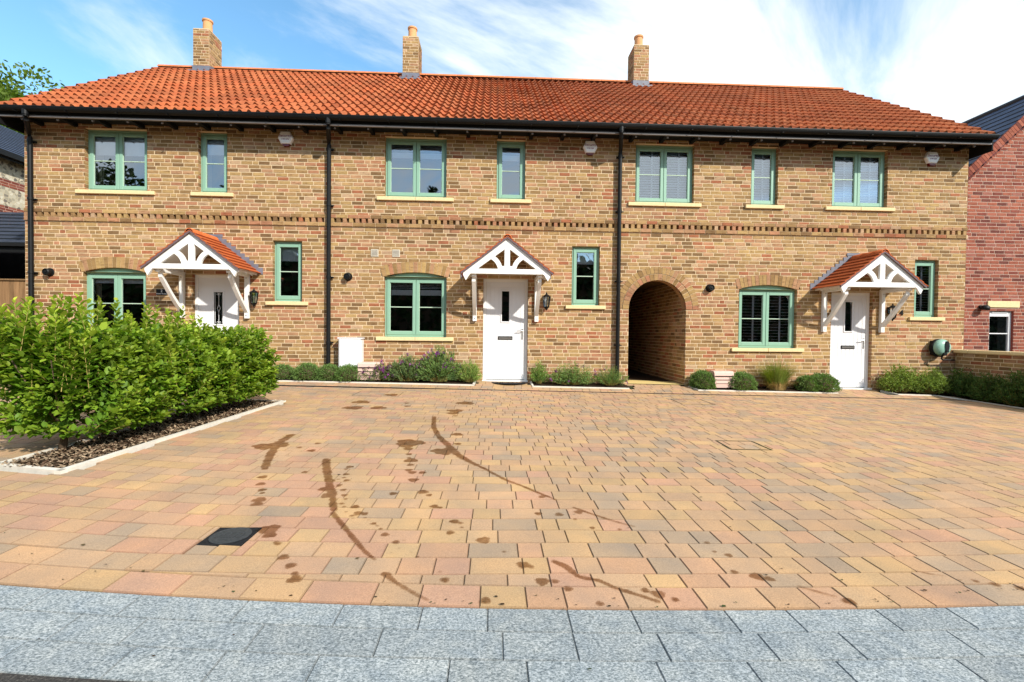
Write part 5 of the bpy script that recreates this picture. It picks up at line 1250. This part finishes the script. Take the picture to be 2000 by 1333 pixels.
# hedge
HG = thing('hedge', (-3.75, -4.0, G(-3.75, -4)), 'long leafy bright green hedge in the edged bed on the left', 'hedge')
C = []; D = []; NN = []; LL = []; CC = []; stems = MB()
def hx(y): return -3.80 + (y + 5.6) * .05
for s in range(2050):
    y = rng.uniform(-5.28, -2.75); f = rng.uniform()
    top = rng.uniform() < .42
    if rng.uniform() < .11: y = -5.42 + rng.uniform(0, .12)
    if rng.uniform() < .06: y = -2.6
    xc = hx(y); g0 = G(xc, y)
    pl_ = math.cos(2 * math.pi * (y + 5.22) / .49); lumpy = .05 * math.sin(y * 4.1) + .09 * pl_ + .05 * math.sin(y * 17 + 2) - .06
    if top:
        nar = .7 + .3 * min(1, max(0, (y + 5.45) / .6)); x = xc + rng.uniform(-.48, .52) * nar; z = g0 + 1.06 - .11 * (y + 5.3) + lumpy - .36 * (abs(x - xc) / .5) ** 2; tip = np.array([x, y, z + rng.uniform(-.08, .07)]); dirn = np.array([rng.normal(0, .22) + (x - xc) * .5, rng.normal(0, .22), 1.])
        ln = rng.uniform(.22, .36)
        sh_ = rng.uniform() < .34
        if sh_: ln += .10; tip[2] += rng.uniform(.08, .22) + (.16 if rng.uniform() < .3 else 0) * (1 if y < -3.6 else .6); dirn[:2] *= .35
    else:
        sd = 1 if rng.uniform() < .62 else -1; zz = rng.uniform(.20, 1.08)
        nar = .75 + .25 * min(1, max(0, (y + 5.45) / .6)); bulge = nar * ((.60 if sd > 0 else .50) - .03 + .07 * pl_ + .04 * math.sin(y * 6 + sd) - .75 * max(0, (zz - .72)) - .35 * max(0, .42 - zz))
        x = xc + sd * bulge + rng.normal(0, .035); tip = np.array([x, y, g0 + zz]); dirn = np.array([sd * 1., rng.normal(0, .35), rng.uniform(.25, 1.2)]); ln = rng.uniform(.2, .32)
        if y < -5.29 or y > -2.65:
            q = rng.uniform(-1, 1); e = -1 if y < -4 else 1; x = xc + q * .40; tip = np.array([x, y - e * .0 + e * (.12 * (1 - q * q) + rng.normal(0, .03)), g0 + zz]); dirn = np.array([q * .6, e * 1., rng.uniform(.1, .9)])
    spike = s % 30 == 0
    if spike:
        x = xc + rng.uniform(-.42, .45); z = g0 + 1.13 - .10 * (y + 5.3) + lumpy - .30 * (abs(x - xc) / .5) ** 2 + rng.uniform(.10, .30) * (1.15 if y < -3.4 else .75)
        tip = np.array([x, y, z]); dirn = np.array([rng.normal(0, .12), rng.normal(0, .12), 1.]); ln = .46; top = True
    dirn = dirn / np.linalg.norm(dirn); base = tip - dirn * ln; base[2] = max(base[2], g0 + .15)
    nl = int(ln / (.021 if spike else .0165)); ph = rng.uniform(0, 6.28)
    a = np.cross(dirn, [0, 0, 1.]); a = a / (np.linalg.norm(a) + 1e-6) if np.linalg.norm(a) > .1 else np.array([1., 0, 0]); bb_ = np.cross(dirn, a)
    tone = rng.uniform(.7, 1.2)
    for k in range(nl):
        f = (k + .5) / nl; p = base + (tip - base) * f; ph += 2.4; o_ = a * math.cos(ph) + bb_ * math.sin(ph)
        up = .5 + .7 * f ** 2; d = o_ * (1.15 - .5 * f) + dirn * up + np.array([0, 0, .12]); d = d / np.linalg.norm(d)
        C.append(p + o_ * .006); D.append(d); nn_ = np.array([0, 0, 1.]) + dirn * .6 + rng.normal(0, .25, 3); NN.append(nn_); LL.append(rng.uniform(.04, .085) * (1 if f < .88 else .65))
        yng = max(0, f - .35) * (1.2 if top else .7) * rng.uniform(.4, 1.2); k_ = tone * rng.uniform(.75, 1.2)
        CC.append(((.115 + .33 * yng) * k_, (.225 + .27 * yng) * k_, (.018 + .03 * yng) * k_))
    if s % 3 == 0: stems.tube([tuple(base), tuple(tip)], [.004, .002], 4, cap=False)
LL = np.array(LL); fo = leaves('foliage', C, D, NN, LL, LL * rng.uniform(.62, .80, len(LL)), CC, M['leaf'], .16, .12)
st = stems.build('twigs', M['stem'], recalc=False)
under(HG, fo, st)
for k, (x, y) in enumerate(((-3.73, -5.22), (-3.77, -4.73), (-3.68, -4.34), (-3.70, -3.8), (-3.66, -3.25), (-3.6, -2.85))):
    b = MB(); g0 = G(x, y); b.tube([(x, y, g0), (x + .01, y + .02, g0 + .15), (x - .02, y, g0 + .35)], [.032, .024, .02], 8)
    for q in range(6):
        a = q * 1.05 + k; b.tube([(x, y, g0 + .12 + .03 * q), (x + .12 * math.cos(a), y + .12 * math.sin(a), g0 + .4), (x + .3 * math.cos(a), y + .3 * math.sin(a), g0 + .8)], [.014, .010, .005], 6)
    under(HG, b.build('stem', M['bark'], smooth=True))

# domed ball shrubs
def dome_mesh(seed, r, h, nl=5200):
    rg = np.random.default_rng(seed); C = []; 
    th = rg.uniform(0, 2 * np.pi, nl); cz = rg.uniform(-.25, 1, nl); sr = np.sqrt(np.clip(1 - cz * cz, 0, 1))
    d = np.stack([sr * np.cos(th), sr * np.sin(th), cz], 1)
    bump_ = 1 + .09 * np.sin(5 * th + 3 * cz * 4 + seed) * sr + .06 * np.sin(11 * th - 9 * cz) + rg.normal(0, .025, nl)
    p = d * np.array([r, r, h * .78]) * bump_[:, None] * rg.uniform(.84, 1.02, nl)[:, None] + np.array([0, 0, h * .22])
    ax = unit(d + rg.normal(0, .45, (nl, 3)) + np.array([0, 0, .35])); nn = unit(rg.normal(0, 1, (nl, 3)) + np.array([0, 0, .5]))
    k = rg.uniform(.6, 1.3, nl)[:, None]; col = np.array([.15, .24, .065]) * k
    return p, ax, nn, rg.uniform(.016, .028, nl), col
doms = []; cores = []
for sd in range(3):
    p, ax, nn, L, col = dome_mesh(sd, .215, .29); o = leaves('foliage', p, ax, nn, L, L * .5, col, M['fine'], .1, .1); doms.append(o)
    bb_ = MB(); n = 10
    bb_.lathe([(.01, .0), (.13, .02), (.165, .10), (.14, .19), (.07, .235), (.01, .25)], (0, 0, 0), seg=14, col=(.03, .05, .015)); co = bb_.build('inner_twigs', M['bark'], smooth=True); cores.append(co)
first = {0: True, 1: True, 2: True}
SH = [(-4.62, 'ball shrub partly behind the hedge end'), (-4.10, 'first clipped ball shrub right of the hedge'), (-3.62, 'second clipped ball shrub right of the hedge, left of the downpipe'), (-3.20, 'clipped ball shrub at the foot of the second downpipe'), (-2.80, 'clipped ball shrub under the white meter box'),
      (4.26, 'clipped ball shrub at the right foot of the passage arch'), (5.06, 'clipped ball shrub right of the pink box'), (6.44, 'clipped ball shrub right of the tall grass clump'), (6.74, 'clipped ball shrub beside the right white door')]
SH = [s for s in SH if s[0] > -4.5]
for i, (x, l) in enumerate(SH):
    k = i % 3; T = thing('ball_shrub', (x, -.21 - .01 * (i % 2), G(x, -.2)), l, 'shrub', 'clipped ball shrubs along the walls')
    src = doms[k]; core = cores[k]
    if first[k]: o, c = src, core; first[k] = False
    else:
        o = src.copy(); COL.objects.link(o); c = core.copy(); COL.objects.link(c); 
    o.parent = T; c.parent = T; o.rotation_euler.z = c.rotation_euler.z = i * 1.3; s = (1.0, 1.08, .95, 1.12)[i % 4]; sx = 1.25 if x > 4 and i % 2 else 1.08
    o.scale = c.scale = (s * sx, s, s * (1.1 if x > 0 else 1.0) * random.uniform(.9, 1.08))
# wispy grass clump
T = thing('grass_clump', (5.80, -.22, G(5.8, -.2)), 'tall wispy ornamental grass, green above and straw coloured below', 'ornamental grass')
b = MB(); g0 = G(5.8, -.2)
for i in range(1900):
    a = random.uniform(0, 6.28); r0 = random.uniform(0, .17); L = random.uniform(.40, .80) * (1 if random.random() < .8 else .6); out = random.uniform(.06, .50) * (L / .6); dry = random.random() < .33
    if dry: L *= .6; out *= 1.1
    p0 = Vector((5.80 + r0 * math.cos(a), -.22 + r0 * .7 * math.sin(a), g0)); pts = []
    for k in range(5):
        f = k / 4; pts.append(p0 + Vector((out * f ** 1.7 * math.cos(a), min(out * .45 * f ** 1.7 * math.sin(a), .17), L * (f - (.30 if not dry else .5) * f * f * (out / .4)))))
    w_ = .0045; sd = Vector((-math.sin(a), math.cos(a), 0)) * w_; q = random.uniform(.7, 1.2)
    for k in range(4):
        wk, wk1 = 1 - k / 4.4, 1 - (k + 1) / 4.4; f = k / 4
        c = (.36 * q, .24 * q, .09 * q) if dry or k == 0 else ((.14 + .08 * f) * q, (.20 + .06 * f) * q, .035 * q)
        b.face([pts[k] - sd * wk, pts[k] + sd * wk, pts[k + 1] + sd * wk1, pts[k + 1] - sd * wk1], c)
under(T, b.build('blades', M['fine'], recalc=False))
# loose bushy plants
def bush(name, x, y, rx, ry, h, n, L, col, label, cat, group=None, flowers=None, seed=1, spiky=False, z0=None, fl_n=0, fl_c=(.35, .05, .30), young=.4):
    rg = np.random.default_rng(seed); g0 = G(x, y) if z0 is None else z0
    T = thing(name, (x, y, g0), label, cat, group); ns = max(30, n // 22); P = []; A = []; st = MB(); CL = []; tips = []
    for s in range(ns):
        a = rg.uniform(0, 6.28); q = math.sqrt(rg.uniform()) ; t = rg.uniform(.35, 1.0)
        hz = h * (1 - .62 * q ** 2.2) * rg.uniform(.72, 1.08); tip = np.array([x + rx * q * math.cos(a), y + ry * q * math.sin(a), g0 + hz * (t if rg.uniform() < .55 else 1)])
        tip[1] = min(tip[1], -.03) if x < 9.85 and y > -.6 and y < 0.2 else tip[1]
        base = np.array([x + rx * .25 * q * math.cos(a), y + ry * .25 * q * math.sin(a), g0 + .02]); tn = rg.uniform(.75, 1.2)
        tips.append(tip); m = max(6, n // ns)
        d0 = tip - base; ln = np.linalg.norm(d0); d0 = d0 / ln
        for k in range(m):
            f = 1 - rg.uniform() ** 1.4 * .65; p = base + (tip - base) * f + rg.normal(0, .014, 3); o_ = rg.normal(0, 1, 3); ax = d0 * (1.0 if spiky else .6) + o_ * (.35 if spiky else .7); P.append(p); A.append(ax)
            kk = 1.55 * tn * rg.uniform(.7, 1.25); yg = young * max(0, f - .5) * 2
            CL.append((col[0] * kk * (1 + .9 * yg), col[1] * kk * (1 + .45 * yg), col[2] * kk))
        if s % 2 == 0: st.tube([tuple(base), tuple((base + tip) / 2 + rg.normal(0, .01, 3)), tuple(tip)], [.004, .003, .0015], 4, cap=False)
    P = np.array(P); LA = L * rg.uniform(.7, 1.25, len(P)); fo = leaves('foliage', P, np.array(A), rg.normal(0, 1, P.shape) + np.array([0, -.3, .9]), LA, LA * (.22 if spiky else .45), CL, M['fine'], .12, .12)
    under(T, fo, st.build('stems', M['stem'], recalc=False))
    if fl_n:
        b = MB()
        for k in range(fl_n):
            tp = tips[rg.integers(len(tips))] + rg.normal(0, .012, 3) + np.array([0, 0, .015]); q = rg.uniform(.6, 1.3)
            for m in range(rg.integers(6, 14)):
                c = Vector(tp + rg.normal(0, .011, 3) + np.array([0, 0, rg.uniform(-.01, .035)])); u_ = Vector(rg.normal(0, .007, 3)); v_ = Vector(rg.normal(0, .007, 3)); b.face([c - u_ - v_, c + u_ - v_, c + u_ + v_, c - u_ + v_], tuple(q * t for t in fl_c))
        under(T, b.build('flowers', M['petal'], recalc=False))
    return T
bush('flowering_plant', -2.25, -.24, .36, .16, .34, 2600, .040, (.085, .12, .05), 'low purple flowered plant spilling before the left pink box', 'flowering plant', 'purple flowering plants', seed=3, spiky=True, fl_n=55, fl_c=(.24, .06, .24))
bush('flowering_plant', -1.68, -.23, .46, .17, .50, 4600, .055, (.07, .115, .045), 'dark leaved plant with mauve flowers under the middle arched window', 'flowering plant', 'purple flowering plants', seed=4, spiky=True, fl_n=40, fl_c=(.25, .08, .25))
bush('flowering_plant', -1.05, -.23, .48, .17, .66, 6500, .06, (.08, .14, .045), 'tallest purple flowered plant below the middle window sill right side', 'flowering plant', 'purple flowering plants', seed=5, spiky=True, fl_n=55, fl_c=(.26, .06, .30))
bush('leafy_plant', -.46, -.22, .26, .16, .46, 3000, .04, (.12, .19, .05), 'yellow green feathery plant at the left foot of the middle door', 'plant', seed=6, spiky=True)
bush('leafy_plant', .93, -.21, .20, .14, .46, 2200, .04, (.09, .16, .04), 'upright green plant at the right foot of the middle door', 'plant', seed=7, spiky=True)
bush('leafy_plant', 1.60, -.22, .52, .17, .46, 6000, .026, (.085, .15, .045), 'low spreading green plant under the middle lantern and narrow window', 'plant', seed=8, spiky=False, fl_n=8, fl_c=(.3, .1, .3))
bush('leafy_plant', 2.36, -.22, .38, .17, .40, 4200, .028, (.08, .145, .04), 'low spreading green plant at the left foot of the passage arch', 'plant', seed=9, spiky=True, fl_n=6, fl_c=(.3, .06, .3))
bush('leafy_shrub', 8.42, -.24, .50, .2, .60, 8000, .032, (.10, .155, .03), 'sunlit small leaved shrub right of the right white door', 'shrub', seed=10)
bush('leafy_shrub', 8.98, -.30, .42, .26, .56, 6500, .032, (.095, .15, .03), 'sunlit small leaved shrub under the hose reel left side', 'shrub', seed=11)
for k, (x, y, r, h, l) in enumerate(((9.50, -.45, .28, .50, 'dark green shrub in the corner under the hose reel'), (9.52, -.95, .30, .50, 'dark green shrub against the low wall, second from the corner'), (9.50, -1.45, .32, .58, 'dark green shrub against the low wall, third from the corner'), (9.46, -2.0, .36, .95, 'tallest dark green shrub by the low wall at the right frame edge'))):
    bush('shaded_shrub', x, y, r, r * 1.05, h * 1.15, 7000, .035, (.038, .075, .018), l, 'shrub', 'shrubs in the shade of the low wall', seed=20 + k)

# ------------------------------------------------------------------ trees
def tree(x, y, h, r, crown_h, label, seed, n=16000, col=(.07, .13, .02), L=.22, group=None, cone=False):
    rg = np.random.default_rng(seed); g0 = 0; T = thing('conifer_tree' if cone else 'broadleaf_tree', (x, y, g0), label, 'tree', group); b = MB()
    b.tube([(x, y, g0 - .3), (x + .1, y, h * .35), (x, y + .1, h * .9)], [h * .03, h * .022, h * .006], 10)
    cl = []
    for k in range(46 if not cone else 40):
        if cone:
            f = k / 40; rr = r * (1 - f) * .9 + .05; a = k * 2.4; c = np.array([x + rr * .6 * math.cos(a), y + rr * .6 * math.sin(a), h * .12 + h * .86 * f]); cl.append((c, max(.25, rr * .55)))
        else:
            d = unit(rg.normal(0, 1, 3)); q = rg.uniform(.35, .95); c = np.array([x, y, h - crown_h / 2]) + d * np.array([r, r, crown_h / 2]) * q * .85; cl.append((c, r * rg.uniform(.22, .40)))
        p0 = Vector((x, y, max(g0 + h * .25, cl[-1][0][2] - h * .15))); b.tube([tuple(p0), tuple(cl[-1][0])], [h * .01, h * .003], 5, cap=False)
    tr_ = b.build('trunk', M['bark']); w_ = np.array([c[1] ** 2 for c in cl]); w_ /= w_.sum(); pick = rg.choice(len(cl), n, p=w_)
    cc = np.array([c[0] for c in cl])[pick]; rr = np.array([c[1] for c in cl])[pick]; d = unit(rg.normal(0, 1, (n, 3))); p = cc + d * (rr * rg.uniform(.55, 1.05, n))[:, None] * np.array([1, 1, .8])
    tone = rg.uniform(.7, 1.3, len(cl))[pick]; k = (rg.uniform(.7, 1.3, n) * tone)[:, None]
    fo = leaves('crown', p, unit(d + rg.normal(0, .6, (n, 3))), unit(rg.normal(0, 1, (n, 3)) + np.array([0, 0, .7])), L * rg.uniform(.6, 1.2, n), L * .5, np.array(col) * k, M['treeleaf'], .1, .1); under(T, tr_, fo)
tree(-25.0, 16.8, 15.3, 4.8, 9, 'broad green tree showing over the left end of the tiled roof', 40, 20000, (.10, .15, .02), .26)
# street side behind the camera (seen mirrored in the windows)
LBL = ['tall dark tree across the street, the farthest west', 'tallest dark tree across the street, second from the west', 'broad dark tree across the street, third from the west', 'low round tree across the street behind the camera', 'mid sized tree across the street opposite the passage arch', 'tree across the street opposite the red brick house']
for k, (x, y, h, r) in enumerate(((-36, -30, 16, 5), (-29.5, -31, 16.5, 5), (-22.5, -33, 15, 4.5), (-12, -36, 8, 4), (12, -40, 9, 4), (27, -42, 9, 4.5))):
    tree(x, y, h, r, h * .8, LBL[k], 50 + k, 5000 if k < 3 else 2500, (.03, .05, .012), .6, 'trees across the street')
tree(-5.4, -31, 14.4, 2.0, 13, 'dark conifer across the street mirrored in the middle upper window', 60, 5000, (.02, .04, .015), .4, None, True)
rg = np.random.default_rng(9); n = 16000; T = thing('added_hedge_mass', (0, -27.5, 0), 'unseen dark hedge added behind the camera to darken the window reflections', 'hedge')
P = np.stack([rg.uniform(-60, 60, n), -27.5 + rg.normal(0, .6, n), rg.uniform(-.3, 7.6, n)], 1); P[:, 2] += np.sin(P[:, 0] * .7) * .3  # tall hedge added out of view so the ground floor panes mirror dark
fo = leaves('foliage', P, rg.normal(0, 1, (n, 3)), rg.normal(0, 1, (n, 3)), rg.uniform(.4, .8, n), .5, np.array([.025, .045, .012]) * rg.uniform(.6, 1.3, (n, 1)), M['treeleaf'], .1, .1)
b = MB(); b.box(-60, 60, -28.0, -27.6, -.5, 7.1, (.01, .015, .005)); under(T, fo, b.build('inner_twigs', M['bark']))
